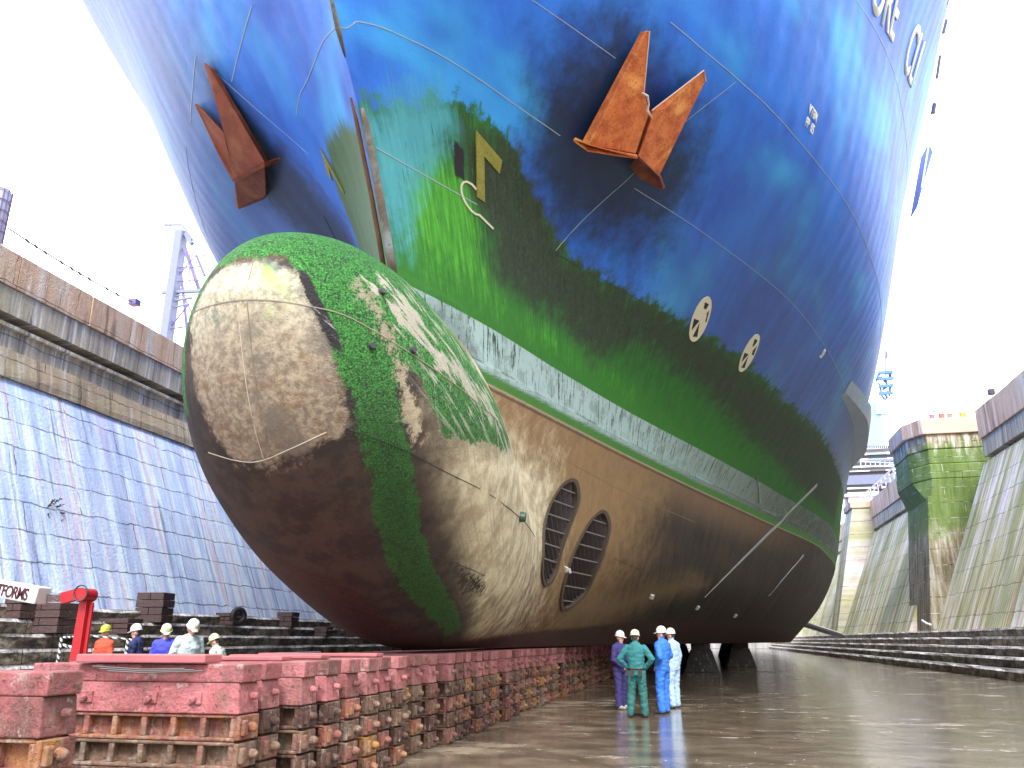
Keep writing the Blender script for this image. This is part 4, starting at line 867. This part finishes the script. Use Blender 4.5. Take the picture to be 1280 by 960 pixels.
for i in range(1): m.tube([Vector((.30*math.cos(a),0,.38+.30*math.sin(a))) for a in [2*math.pi*i/24 for i in range(25)]],.13,10,cap=False)
o=m.build('old_tyre',paint('black rubber',(.015,.014,.018,1),.6),smooth=True); o.location=p+Vector((.5,.5,0)); o.rotation_euler=(0,0,R(62)); tag(o,'black old tyre leaning on the left steps beside a low timber stack','tyre')
o=MB().box(-.12,.12,-2.6,2.6,0,.14).build('white_beam',paint('white beam',(.72,.74,.78,1),.5),bevel=.02); p=at(350,811,X=-19.2); o.location=(-19.2,p.y+1.5,.902); tag(o,'long white beam lying on the left steps behind the pink keel block caps','beam')
# climbing plant / rust clump on the wall
m=MB(); c0=at(52,640,X=-24.0)
zc=c0.z; xs=lambda z:-22-(z-2.6)*3.5/8.6
for i in range(9):
    a=i*.7; m.tube([c0,Vector((xs(zc)+.15,c0.y+.4*math.cos(a),zc+.5*math.sin(a)))],.015,5)
for i in range(240):
    a=random.randrange(9)*.7; r_=random.random(); q0=c0.lerp(Vector((xs(zc)+.15,c0.y+.4*math.cos(a),zc+.5*math.sin(a))),r_); x,y,z=q0.x,q0.y,q0.z
    d=Vector((random.uniform(-1,1),random.uniform(-1,1),random.uniform(-1,1))).normalized()*.09; e=Vector((random.uniform(-1,1),random.uniform(-1,1),random.uniform(-1,1))).normalized()*.06; q_=Vector((x,y,z)); m.add([q_-d,q_+e,q_+d],[(0,1,2)])
tag(m.build('wall_plant',paint('dark red brown leaves',(.09,.035,.04,1),.7,.6,9),fixn=False),'small dark red-brown plant growing from the left wall','plant')
# boom lift
M_red=paint('bright red machine paint',(.42,.012,.02,1),.4,.3,3,dirt=(.2,.03,.03,1)); M_wbox=paint('white boom box',(.62,.62,.64,1),.45,.15,2); M_txt=paint('dark maroon lettering',(.06,.008,.012,1),.5)
cl=at(97,815,Y=12.0); L0=Vector((cl.x,12.0,0)); t=empty('boom_lift',L0,0,'red boom lift with a white lettered boom box, standing left of the keel blocks','boom lift')
def lp(o): o.parent=t; return o
lp(MB().box(-1.1,1.1,-.7,.7,.35,.8).build('chassis',M_red,bevel=.04))
for x in(-.8,.8):
    for y in(-.75,.75): 
        wq=lp(MB().tube([(x,y-.12,.32),(x,y+.12,.32)],.32,20).build('wheel',paint('tyre',(.02,.02,.02,1),.8),smooth=False)); h_=MB().tube([(x,y-.13,.32),(x,y+.13,.32)],.15,14).build('rim',M_wbox); h_.parent=wq
tp=at(97,738,Y=12.0)-L0
m=MB(); m.bar((.02,0,.8),(.0,0,tp.z-.1),.13,.15); m.bar((.13,.03,.8),(.11,.03,tp.z-.2),.05,.06); m.bar((-.10,-.02,.8),(-.09,0,tp.z-.25),.04,.04); lp(m.build('mast_arm',M_red,bevel=.01))
m=MB(); m.tube([(.02,-.16,tp.z-.08),(.02,.12,tp.z-.08)],.11,18); m.bar((-.1,0,tp.z-.05),(-.45,.0,tp.z-.13),.13,.18); lp(m.build('knuckle',M_red))
m=MB(); m.tube([Vector((.03+.13*math.cos(a),-.18,tp.z-.06+.13*math.sin(a))) for a in [2*math.pi*i/20 for i in range(21)]],.012,6,cap=False); lp(m.build('hose_loop',paint('black hose',(.02,.02,.02,1),.5)))
pR=at(54,745,Y=11.8)-L0; pL=at(-75,722,Y=11.8)-L0
m=MB(); m.bar((-.42,0,tp.z-.13),(pR.x,-.1,pR.z-.03),.09,.12); lp(m.build('boom_link',M_timber))
bx=lp(MB().bar(pR,pL,.30,.28).build('boom_box',M_wbox,bevel=.02))
cu=bpy.data.curves.new('boom_lettering','FONT'); cu.body='PLATFORMS'; cu.size=.235; cu.extrude=.004; cu.align_x='RIGHT'; cu.space_character=.86; cu.offset=.004
o=bpy.data.objects.new('boom_lettering',cu); C.objects.link(o); o.scale=(.82,1.15,1); bpy.context.view_layer.update()
me=bpy.data.meshes.new_from_object(o.evaluated_get(bpy.context.evaluated_depsgraph_get())); bpy.data.objects.remove(o); me.materials.clear(); me.materials.append(M_txt)
o=bpy.data.objects.new('boom_lettering',me); C.objects.link(o); o.parent=bx; d=(pR-pL).normalized()
o.location=pR+Vector((-.12,-.157,-.085))-d*.05; o.rotation_euler=(R(90),math.atan2(-d.z,d.x),0); o.scale=(.82,1.15,1)
# barrier tape
M_tape=N('black and white chain tape'); k=M_tape; s_=k.sep(k.obj()); wv=k.math('FRACT',k.math('MULTIPLY',k.math('ADD',s_[0],s_[2]),9)); M_tape=k.fin(k.mix(k.step(wv,.45,.55),(.03,.03,.03,1),(.7,.7,.7,1)),.6)
m=MB(); yb=14.5; 
a=[at(77,797,Y=yb),at(110,795,Y=yb),at(160,799,Y=yb+.5),at(165,800,Y=yb+.5)]; m.tube(a,.02,6); m.tube([a[0],Vector((a[0].x,yb,.0))],.03,6); m.tube([a[2],Vector((a[2].x,yb+.5,0))],.03,6); m.tube([at(77,806,Y=yb),at(100,812,Y=yb)],.03,6)
tag(m.build('barrier_chain',M_tape),'black-and-white chain barrier on two posts behind the red boom lift','barrier')
# ------------------------------------------------------------------ quay edge things, left
M_lil=paint('pale lilac steel',(.17,.19,.30,1),.5,.2,2); M_pale=paint('pale blue steel',(.22,.34,.46,1),.5,.2,2); M_vio=paint('violet steel',(.13,.10,.28,1),.5,.3,2)
t=empty('quay_crane',(-42,52,16.3),0,'pale lilac lattice crane tower rising behind the left dock wall beside the bulb','crane')
def cp(px,py,dy=0): return at(px,py,Y=52+dy)
def crane_part(nm,segs,mt):
    m=MB()
    for s_ in segs:
        a=cp(*s_[0]); b=cp(*s_[1]); m.bar(a,b,s_[2],s_[2]*.8)
    return ch(m.build(nm,mt),t)
crane_part('column',[((201,470),(227,290),.85)],M_lil)
crane_part('column',[((228,300,2),(262,400,2),.28),((262,400,2),(268,470,2),.28),((222,300,3),(240,470,3),.2)],M_vio)
crane_part('head_frame',[((205,281),(228,281),.16),((205,281),(224,297),.14),((228,281),(240,300),.22),((212,283),(222,288),.12),((228,281),(256,320),.14),((232,292),(240,305),.35)],M_lil)
crane_part('platform',[((203,366),(262,363),.28),((203,371),(262,367),.10),((216,376),(240,372),.2),((219,384),(236,380),.16)],M_lil)
crane_part('brace',[((226,305),(246,352),.12),((218,350),(246,318),.08),((221,335),(252,333),.09),((222,352),(250,350),.09),((224,358),(240,392),.12),((206,395),(240,420),.1),((206,412),(256,405),.1),((206,418),(236,380),.1),((246,320),(256,345),.2),((214,340),(232,340),.07),((238,310),(236,362),.08)],M_vio)
t=empty('lamp_cage',(at(0,300,Y=26)),0,'tall violet caged drum cut by the left edge above the dock wall','lamp')
c0=at(-6,270,Y=26); pp=[];m=MB()
hh=(at(-6,232,Y=26)-at(-6,304,Y=26)).z
ch(MB().lathe([(0,0),(.34,0),(.46,.25),(.46,hh-.35),(.34,hh-.05),(0,hh)],20,(c0.x,26,c0.z-hh/2)).build('drum',paint('grey drum',(.34,.34,.42,1),.5),smooth=True),t)
for i in range(14):
    a=2*math.pi*i/14; m.bar((c0.x+.49*math.cos(a),26+.49*math.sin(a),c0.z-hh/2+.2),(c0.x+.49*math.cos(a),26+.49*math.sin(a),c0.z+hh/2-.3),.03,.03)
for j in range(6):
    z=c0.z-hh/2+.2+j*(hh-.5)/5; m.tube([(c0.x+.5*math.cos(2*math.pi*i/24),26+.5*math.sin(2*math.pi*i/24),z) for i in range(25)],.022,5,cap=False)
ch(m.build('cage',M_vio),t); ch(MB().box(c0.x-.3,c0.x+.3,25.7,26.3,c0.z-hh/2-.6,c0.z-hh/2).build('foot',M_vio),t)
m=MB(); ch(MB().tube([(c0.x-.2,26,16.3),(c0.x-.2,26,c0.z-hh/2-.5)],.1,8).build('post',M_vio),t)
m=MB(); n=30; A_=Vector((-26.4,25.5,17.5)); B_=Vector((-26.4,32.4,17.55))
A_=at(10,285,X=-26.4); B_=at(168,379,X=-26.4)
for i in range(n):
    f=i/n; g=(i+1)/n; m.tube([A_.lerp(B_,f)+Vector((0,0,-.5*f*(1-f))),A_.lerp(B_,g)+Vector((0,0,-.5*g*(1-g)))],.03,5)
for f in (.13,.19,.26,.38,.46,.52,.60,.75,.84): 
    p=A_.lerp(B_,f)+Vector((0,0,-.5*f*(1-f))); m.tube([p+Vector((0,-.09,.03)),p+Vector((0,.09,-.03))],.05,6)
tag(m.build('safety_line',paint('dark line',(.06,.05,.10,1),.6)),'thin sagging wire with small clips strung above the left wall coping','wire')
t=empty('floodlight',B_,0,'small floodlight on a thin post at the end of the wire above the left wall','lamp')
ch(MB().box(B_.x-.22,B_.x+.22,B_.y-.2,B_.y+.2,B_.z-.12,B_.z+.18).build('lamp_head',M_vio,bevel=.03),t); ch(MB().tube([(B_.x,B_.y,16.3),(B_.x,B_.y,B_.z-.1)],.025,6).build('post',M_wbox),t)
# ------------------------------------------------------------------ right side things
def rp(px,py,Y): return at(px,py,Y=Y)
Yc=150
t=empty('harbour_crane',(rp(1108,560,Yc)),0,'pale blue crane tower with thin mast beyond the far end of the dock','crane')
def quadbox(nm,x0,y0,x1,y1,Y,dep,mt,par,bev=0):
    a=rp(x0,y1,Y); b=rp(x1,y1,Y); c=rp(x1,y0,Y)
    zt=c.z; o=MB().box(a.x,b.x,Y,Y+dep,a.z,zt).build(nm,mt,bevel=bev); return ch(o,par)
quadbox('tower',1091,502,1111,585,Yc,3,M_pale,t)
quadbox('cab',1096,500,1112,517,Yc-.4,2,paint('white cab',(.66,.7,.74,1),.5),t)
m=MB()
for i in range(26):
    x=random.uniform(1097,1114); y=random.uniform(466,500); x2=x+random.uniform(-7,7); y2=y+random.uniform(-9,9); m.bar(rp(x,y,Yc+random.uniform(0,2)),rp(max(1095,min(1117,x2)),max(464,min(502,y2)),Yc+random.uniform(0,2)),.28,.28)
for y in (466,474,483,492): m.bar(rp(1098,y,Yc),rp(1116,y-1,Yc),.5,.5)
ch(m.build('machinery',paint('blue machinery',(.05,.16,.40,1),.5)),t)
m=MB(); m.bar(rp(1107,470,Yc),rp(1107,438,Yc),.2,.2); m.bar(rp(1108,447,Yc),rp(1108,440,Yc),.45,.45); ch(m.build('mast',M_vio),t)
t=empty('steel_bridge',(rp(1095,600,140)),0,'layered steel bridge with railings crossing behind the hull at the dock end','bridge')
M_bl=paint('dark maroon girder',(.03,.02,.05,1),.5); M_gl=paint('grey blue deck',(.13,.15,.24,1),.5); M_wd=paint('white deck edge',(.66,.68,.74,1),.5)
for nm,y0,y1,mt in (('deck_edge',557,565,M_wd),('girder',567,572,M_bl),('girder',573,581,M_gl),('deck_edge',582,587,M_wd),('girder',588,592,M_bl),('girder',592,608,M_gl),('girder',609,614,M_bl),('deck_edge',615,622,M_wd)):
    quadbox(nm,1010,y0,1123,y1,140,3,mt,t)
m=MB()
for i in range(17): m.bar(rp(1084+i*2.4,557,139.9),rp(1084+i*2.4,560,139.9),.18,.12)
ch(m.build('scupper',M_bl),t)
m=MB(); m.bar(rp(1075,577,139.7),rp(1123,579,139.7),.1,.1); m.bar(rp(1075,583,139.7),rp(1123,583,139.7),.1,.1)
for i in range(8): m.bar(rp(1076+i*6,577,139.7),rp(1076+i*6,584,139.7),.08,.08)
ch(m.build('railing',M_wd),t)
for x in (1020,1075,1121): quadbox('bridge_leg',x-3,600,x,735,141,2,M_gl,t)
# white handrail down the far coping
m=MB(); a=Vector((20.2,80,18.5)); b=Vector((20.2,118,18.5))
for h_ in (0,-.5): m.bar(a+Vector((0,0,h_)),b+Vector((0,0,h_)),.12,.12)
for i in range(20): p=a.lerp(b,i/19); m.bar(p,p+Vector((0,0,-1.1)),.10,.10)
tag(m.build('handrail',M_wbox),'white post-and-rail handrail along the far right coping beyond the bastion','handrail')
# coloured drums on the bastion, thin rail behind
for i,(x,w_,colr,lab) in enumerate(((1165,5.5,(.62,.12,.14,1),'pinkish red barrier box, leftmost on top of the bastion'),(1177,6,(.66,.10,.05,1),'orange-red barrier box with a pale rim, second from the left on the bastion'),(1187.5,5,(.50,.16,.10,1),'brownish red barrier box, third from the left on the bastion'),(1204,7,(.60,.46,.03,1),'yellow barrier box at the right end on the bastion'))):
    p=rp(x,520,67.2); s_=w_/1000*62; t=empty('barrier_box',(p.x,67.2,18.005),0,lab,'barrier','coloured barrier boxes on the bastion'); mt=paint('box colour',colr,.5,.2,3)
    o=MB().box(-s_/2,s_/2,-s_/2,s_/2,0,.62).build('box_body',mt,bevel=.03); o.parent=t; o=MB().box(-s_/2-.03,s_/2+.03,-s_/2-.03,s_/2+.03,.62,.68).build('lid',M_wbox); o.parent=t
m=MB(); m.tube([rp(1148,517,69),rp(1155,515,69),rp(1213,514,69)],.035,5); m.tube([rp(1158,516,69.2),rp(1193,508,69.2),rp(1226,502,69.2)],.03,5)
for x,y in((1150,519),(1213,514),(1177,514)): m.bar(rp(x,y,69),Vector((rp(x,y,69).x,69,17.8)),.04,.04)
tag(m.build('guard_rail',paint('thin dark rail',(.06,.05,.05,1),.6)),'thin dark guard rail behind the coloured boxes on the bastion','rail')
t=empty('floodlight',rp(1239,490,60),0,'small dark floodlight above the right wall coping','lamp'); p=rp(1239,490,60)
ch(MB().box(p.x-.2,p.x+.2,59.8,60.2,p.z-.2,p.z+.2).build('lamp_head',M_bl,bevel=.04),t); ch(MB().tube([(p.x,60,17.4),(p.x,60,p.z-.2)],.025,6).build('post',M_wbox),t)
t=tag(MB().tube([(8.6,79.5,3.05),(13.9,92,1.98)],.24,14).build('bilge_shore',paint('black shore timber',(.03,.028,.035,1),.5)),'slanting black prop between the ship\'s bilge and the right steps','prop')
q_=MB().tube([(8.6,79.45,3.30),(13.9,91.95,2.23)],.07,8).build('top_strip',M_wbox); q_.parent=t; q_.matrix_parent_inverse=Matrix()
m=MB().tube([rp(1152,775,61.5),rp(1158,779,61.5),rp(1164,781,61.5)],.07,6); tag(m.build('pipe_stub',M_wbox),'small white pipe stub at the foot of the pier','pipe')
# ladder slots / dark rungs on near right wall
# ------------------------------------------------------------------ people
def sph(m,c,rx,ry=None,rz=None,n=14,k=10):
    ry=ry or rx; rz=rz or rx; vs=[];fs=[]
    for i in range(k+1):
        t=math.pi*i/k
        for j in range(n): a=2*math.pi*j/n; vs.append((c[0]+rx*math.sin(t)*math.cos(a),c[1]+ry*math.sin(t)*math.sin(a),c[2]+rz*math.cos(t)))
    for i in range(k):
        for j in range(n): fs.append((i*n+j,(i+1)*n+j,(i+1)*n+(j+1)%n,i*n+(j+1)%n))
    m.add(vs,fs)
def make_person(label,loc,rz,H,colr,legs_c,helmet,lean=0,arms=None,headturn=0,bow_=0,legs=None,boots=(.05,.04,.035,1),hair=(.06,.04,.03,1),belt=False,group=None):
    s=H/1.80; t=empty('person',loc,rz,label,'person',group); prim=[]  # (p0,r0,p1,r1,tag)
    m=MB()
    piv=Vector((0,0,.95)); Rl=Matrix.Rotation(-R(lean),3,'X')
    U_=lambda p: piv+Rl@(Vector(p)-piv)
    def cap(a,ra,b,rb,tg,n=12):
        a=Vector(a);b=Vector(b); m.tube([a,a.lerp(b,.5),b],[ra,(ra+rb)/2,rb],n); sph(m,a,ra*1.0); sph(m,b,rb*1.0); prim.append((a,ra,b,rb,tg))
    legs=legs or (((-.11,.0),(-.13,-.02)),((.11,.0),(.13,.03)))
    for sx,((kx,ky),(fx,fy)) in zip((-1,1),legs):
        hip=(sx*.095,0,.93); kn=(kx,ky+.03,.50); an=(fx,fy,.10)
        cap(hip,.118,kn,.090,'leg'); cap(kn,.092,an,.083,'leg'); cap((fx,fy,.05),.05,(fx+sx*.015,fy+.17,.035),.038,'boot'); cap((fx,fy-.03,.05),.045,(fx,fy,.12),.055,'boot')
    # torso rings
    rings=[((0,0,.86),.18,.13),((0,0,.95),.195,.14),((0,0,1.06),.182,.132),((0,.005,1.20),.198,.142),((0,.01,1.34),.215,.148),((0,.0,1.45),.205,.125),((0,-.005,1.545),.088,.085)]
    vs=[];n=20
    for c,rx,ry in rings:
        for j in range(n):
            a=2*math.pi*j/n; q=Vector((c[0]+rx*math.cos(a),c[1]+ry*math.sin(a),c[2])); vs.append(U_(q) if c[2]>.95 else q)
    fs=[(i*n+j,i*n+(j+1)%n,(i+1)*n+(j+1)%n,(i+1)*n+j) for i in range(len(rings)-1) for j in range(n)]+[tuple(range(n))[::-1],tuple(range(6*n,7*n))]
    m.add(vs,fs); prim.append((U_((-.08,0,1.30)),.12,U_((.08,0,1.30)),.12,'torso')); prim.append((U_((-.13,-.02,1.45)),.10,U_((.13,-.02,1.45)),.10,'torso')); prim.append((U_((0,-.01,1.46)),.11,U_((0,-.02,1.53)),.088,'torso')); prim.append((Vector((0,0,.9)),.16,U_((0,0,1.15)),.15,'torso'))
    arms=arms or (((-.27,-.02,1.17),(-.25,.10,.93)),((.27,-.02,1.17),(.25,.10,.93)))
    for sx,(el,wr) in zip((-1,1),arms):
        sh=U_((sx*.185,0,1.43)); el=U_(el); wr=U_(wr)
        cap(sh,.082,el,.064,'torso'); cap(el,.066,wr,.050,'torso')
        d=(wr-el).normalized(); side=d.cross(Vector((0,0,1)))
        if side.length<.2: side=Vector((0,1,0))
        side.normalize(); nrm=side.cross(d).normalized()
        pc_=wr+d*.06; cap(wr+d*.01,.03,wr+d*.085,.034,'skin',8)
        for f_,(o_,l_) in enumerate(((-.030,.070),(-.010,.080),(.010,.075),(.030,.058))):
            b0=wr+d*.10+side*o_; b1=b0+d*l_*.6-nrm*.008; b2=b1+d*l_*.35-nrm*.025*1.0; cap(b0,.0105,b1,.0100,'skin',6); cap(b1,.0100,b2,.0090,'skin',6)
        th=wr+d*.045-side*.035*sx; cap(th,.013,th+d*.045-side*.03*sx-nrm*.01,.011,'skin',6)
    # neck and head
    nb=U_((0,-.005,1.50)); Rh=Rl@Matrix.Rotation(R(headturn),3,'Z')@Matrix.Rotation(-R(bow_),3,'X')
    hc=nb+Rl@Vector((0,.02,.142)); cap(nb-Vector((0,0,.02)),.056,nb+(hc-nb)*.45,.052,'skin')
    Hd=lambda p: hc+Rh@Vector(p)
    hm=MB(); sph(hm,(0,0,.02),.078,.098,.105,18,14); sph(hm,(0,.022,-.05),.058,.070,.062); sph(hm,(0,.098,-.012),.013,.02,.024,8,6); sph(hm,(0,.088,-.057),.024,.012,.010,8,6); sph(hm,(0,.083,.022),.05,.014,.012,10,6)
    for sx in(-1,1): sph(hm,(sx*.079,-.002,.0),.012,.022,.033,8,6); sph(hm,(sx*.030,.086,.004),.010,.008,.008,8,6)
    m.add([Hd(v) for v in hm.v],hm.f)
    headprim=[(Hd((0,0,.02)),.09,Hd((0,.03,-.05)),.06,'skin')]; prim+=headprim
    me=bpy.data.meshes.new('person_body'); me.from_pydata([tuple(Vector(v)*s) for v in m.v],[],m.f); o=bpy.data.objects.new('tmp',me); C.objects.link(o)
    rm=o.modifiers.new('r','REMESH'); rm.mode='VOXEL'; rm.voxel_size=.0115; sm=o.modifiers.new('s','SMOOTH'); sm.iterations=2; sm.factor=.5
    bpy.context.view_layer.update(); me2=bpy.data.meshes.new_from_object(o.evaluated_get(bpy.context.evaluated_depsgraph_get())); bpy.data.objects.remove(o)
    nv=len(me2.vertices); co=np.zeros(nv*3,np.float32); me2.vertices.foreach_get('co',co); co=co.reshape(-1,3)/s
    best=np.full(nv,1e9); tg=np.zeros(nv,int); names=['torso','leg','skin','boot','hair','eye']
    for a,ra,b,rb,tgn in prim:
        a=np.array(a);b=np.array(b); ab=b-a; tt=np.clip(((co-a)@ab)/(ab@ab+1e-9),0,1); d=np.linalg.norm(co-(a+tt[:,None]*ab),axis=1)-(ra+(rb-ra)*tt)
        u=d<best; best[u]=d[u]; tg[u]=names.index(tgn)
    Ri=np.array(Rh.inverted()); lc=(co-np.array(hc))@Ri.T
    hd=(tg==2)&(np.abs(lc[:,0])<.12)&(lc[:,2]>-.12)&(np.linalg.norm(lc,axis=1)<.2)
    tg[hd&(((lc[:,1]<-.04)&(lc[:,2]>-.055))|(lc[:,2]>.055))]=4
    for sx in(-1,1): tg[hd&(np.linalg.norm(lc-np.array([sx*.030,.092,.004]),axis=1)<.012)]=5
    # cloth folds
    from mathutils import noise as mn
    cloth=np.where((tg==0)|(tg==1))[0]; nn=np.zeros(nv*3,np.float32); me2.vertices.foreach_get('normal',nn); nn=nn.reshape(-1,3)
    seed=random.uniform(0,99)
    for i in cloth:
        c_=co[i]; f=mn.noise(Vector((c_[0]*9+seed,c_[1]*9,c_[2]*15)))*.014+mn.noise(Vector((c_[0]*24,c_[1]*24+seed,c_[2]*30)))*.006
        co[i]+=nn[i]*f
    me2.vertices.foreach_set('co',(co*s).astype(np.float32).ravel())
    me2.materials.clear()
    for mm in (colr,legs_c,MSKIN,paint('boot leather',boots,.6),paint('hair',hair,.8),paint('eye dark',(.02,.02,.02,1),.4)): me2.materials.append(mm)
    pi=np.zeros(len(me2.polygons)*4,int); vi=[p.vertices[0] for p in me2.polygons]
    me2.polygons.foreach_set('material_index',tg[np.array(vi)].tolist()); me2.polygons.foreach_set('use_smooth',[True]*len(me2.polygons))
    b=bpy.data.objects.new('body',me2); C.objects.link(b); b.parent=t
    # helmet
    hmz=MB(); hmz.lathe([(.118,0),(.120,.02),(.116,.055),(.098,.095),(.062,.122),(.0,.132)],24); 
    hmz.lathe([(.118,.0),(.134,-.006),(.134,-.014),(.112,-.012)],24)
    hmz.add([(-.075,.10,-.004),(.075,.10,-.004),(.06,.172,-.022),(-.06,.172,-.022),(-.075,.10,-.016),(.075,.10,-.016),(.06,.172,-.032),(-.06,.172,-.032)],[(0,1,2,3),(7,6,5,4),(0,4,5,1),(1,5,6,2),(2,6,7,3),(3,7,4,0)])
    hmz.tube([(0,-.11,.05),(0,-.06,.117),(0,0,.134),(0,.06,.117),(0,.11,.05)],.012,6)
    hmz.v=[tuple((Hd(Vector((v[0]*.86,v[1]*.97,v[2]*.96+.060))))*s) for v in hmz.v]
    h=hmz.build('hard_hat',helmet,smooth=True); h.parent=t
    if belt:
        bm=MB(); ring=[tuple(Vector((.198*math.cos(a),.147*math.sin(a),1.0))*s) for a in [2*math.pi*i/24 for i in range(25)]]; bm.tube(ring,.020*s,6,cap=False); 
        for a in (200,250,300): bm.box(.20*math.cos(R(a))*s-.035,.20*math.cos(R(a))*s+.035,.155*math.sin(R(a))*s-.03,.155*math.sin(R(a))*s+.03,.84*s,.99*s)
        o=bm.build('tool_belt',paint('dark belt',(.03,.025,.02,1),.6)); o.parent=t
    return t
MSKIN=paint('skin',(.60,.33,.24,1),.5,.1)
def cl(n,c): return paint(n,(*c,1),.8,.16,5)
W_h=paint('white hard hat',(.72,.72,.66,1),.35,.1); Y_h=paint('yellow green hard hat',(.42,.44,.06,1),.35,.1); G_h=paint('cream green hard hat',(.58,.62,.40,1),.35,.1)
folded=(((-.27,.02,1.16),(-.10,.22,1.10)),((.27,.02,1.16),(.10,.24,1.16)))
hips=(((-.36,-.04,1.20),(-.21,.06,1.02)),((.36,-.04,1.20),(.21,.06,1.02)))
front=(((-.27,.02,1.15),(-.17,.24,1.02)),((.27,.0,1.15),(.17,.22,.98)))
hang=(((-.27,-.02,1.17),(-.26,.05,.90)),((.27,-.02,1.17),(.26,.05,.90)))
G1='workers talking on the wet dock floor'; G2='workers behind the keel blocks'
nv_=cl('navy overalls',(.035,.028,.14))
make_person('worker in dark navy overalls, leftmost of the four talking by the hull',(-2.08,21.0,0),R(-118),1.80,nv_,nv_,W_h,2,front,10,6,boots=(.35,.33,.3,1),group=G1)
tl=cl('teal overalls',(.02,.155,.17))
make_person('worker in teal overalls with a tool belt, seen from behind with hands on hips',(-1.50,18.85,0),R(-4),1.80,tl,cl('teal trousers',(.02,.12,.115)),G_h,0,hips,0,8,legs=(((-.13,0),(-.16,-.02)),((.12,0),(.15,.02))),belt=True,group=G1)
bl=cl('bright blue overalls',(.03,.16,.62))
make_person('tall worker in bright blue overalls seen from the side, hand on hip, facing left',(-.98,19.9,0),R(62),1.88,bl,bl,W_h,-3,(((-.30,-.12,1.18),(-.14,.06,1.0)),((.32,-.02,1.2),(.18,.12,1.02))),15,5,group=G1)
pb=cl('pale blue overalls',(.38,.52,.72))
make_person('worker in pale blue overalls half hidden behind the one in bright blue',(-.80,21.6,0),R(58),1.86,pb,pb,W_h,0,hang,10,4,group=G1)
tag(MB().box(-14,-8.6,12.2,17,0,.10).build('duckboard',M_timber),'low dark timber staging behind the keel blocks where five workers stand','staging')
og=cl('orange jacket',(.50,.07,.03)); 
make_person('worker in an orange-red jacket and yellow-green hard hat behind the keel blocks',(-12.75,15.9,.1),R(165),1.80,og,cl('dark trousers',(.03,.03,.05)),Y_h,0,front,20,5,group=G2)
nb_=cl('navy jacket',(.02,.03,.12))
make_person('worker in navy jacket and white hard hat between the orange and royal blue ones',(-11.55,15.4,.1),R(110),1.80,nb_,nb_,W_h,3,front,0,8,group=G2)
rb=cl('royal blue overalls',(.05,.06,.50))
make_person('worker in royal blue overalls with folded arms and yellowish hard hat',(-10.5,14.9,.1),R(-165),1.80,rb,rb,G_h,8,folded,25,15,group=G2)
wb=cl('pale shirt',(.50,.64,.68))
make_person('largest worker behind the blocks, in pale blue shirt and white hard hat, looking right',(-9.45,14.0,.1),R(-122),1.88,wb,cl('grey trousers',(.2,.22,.25)),W_h,12,hang,-5,18,group=G2)
wt_=cl('white shirt',(.60,.66,.62))
make_person('worker with head low in a whitish shirt, nearest to the bulb behind the keel blocks',(-9.0,14.5,.1),R(95),1.62,wt_,cl('grey work trousers',(.2,.2,.2)),G_h,14,hang,0,10,group=G2)
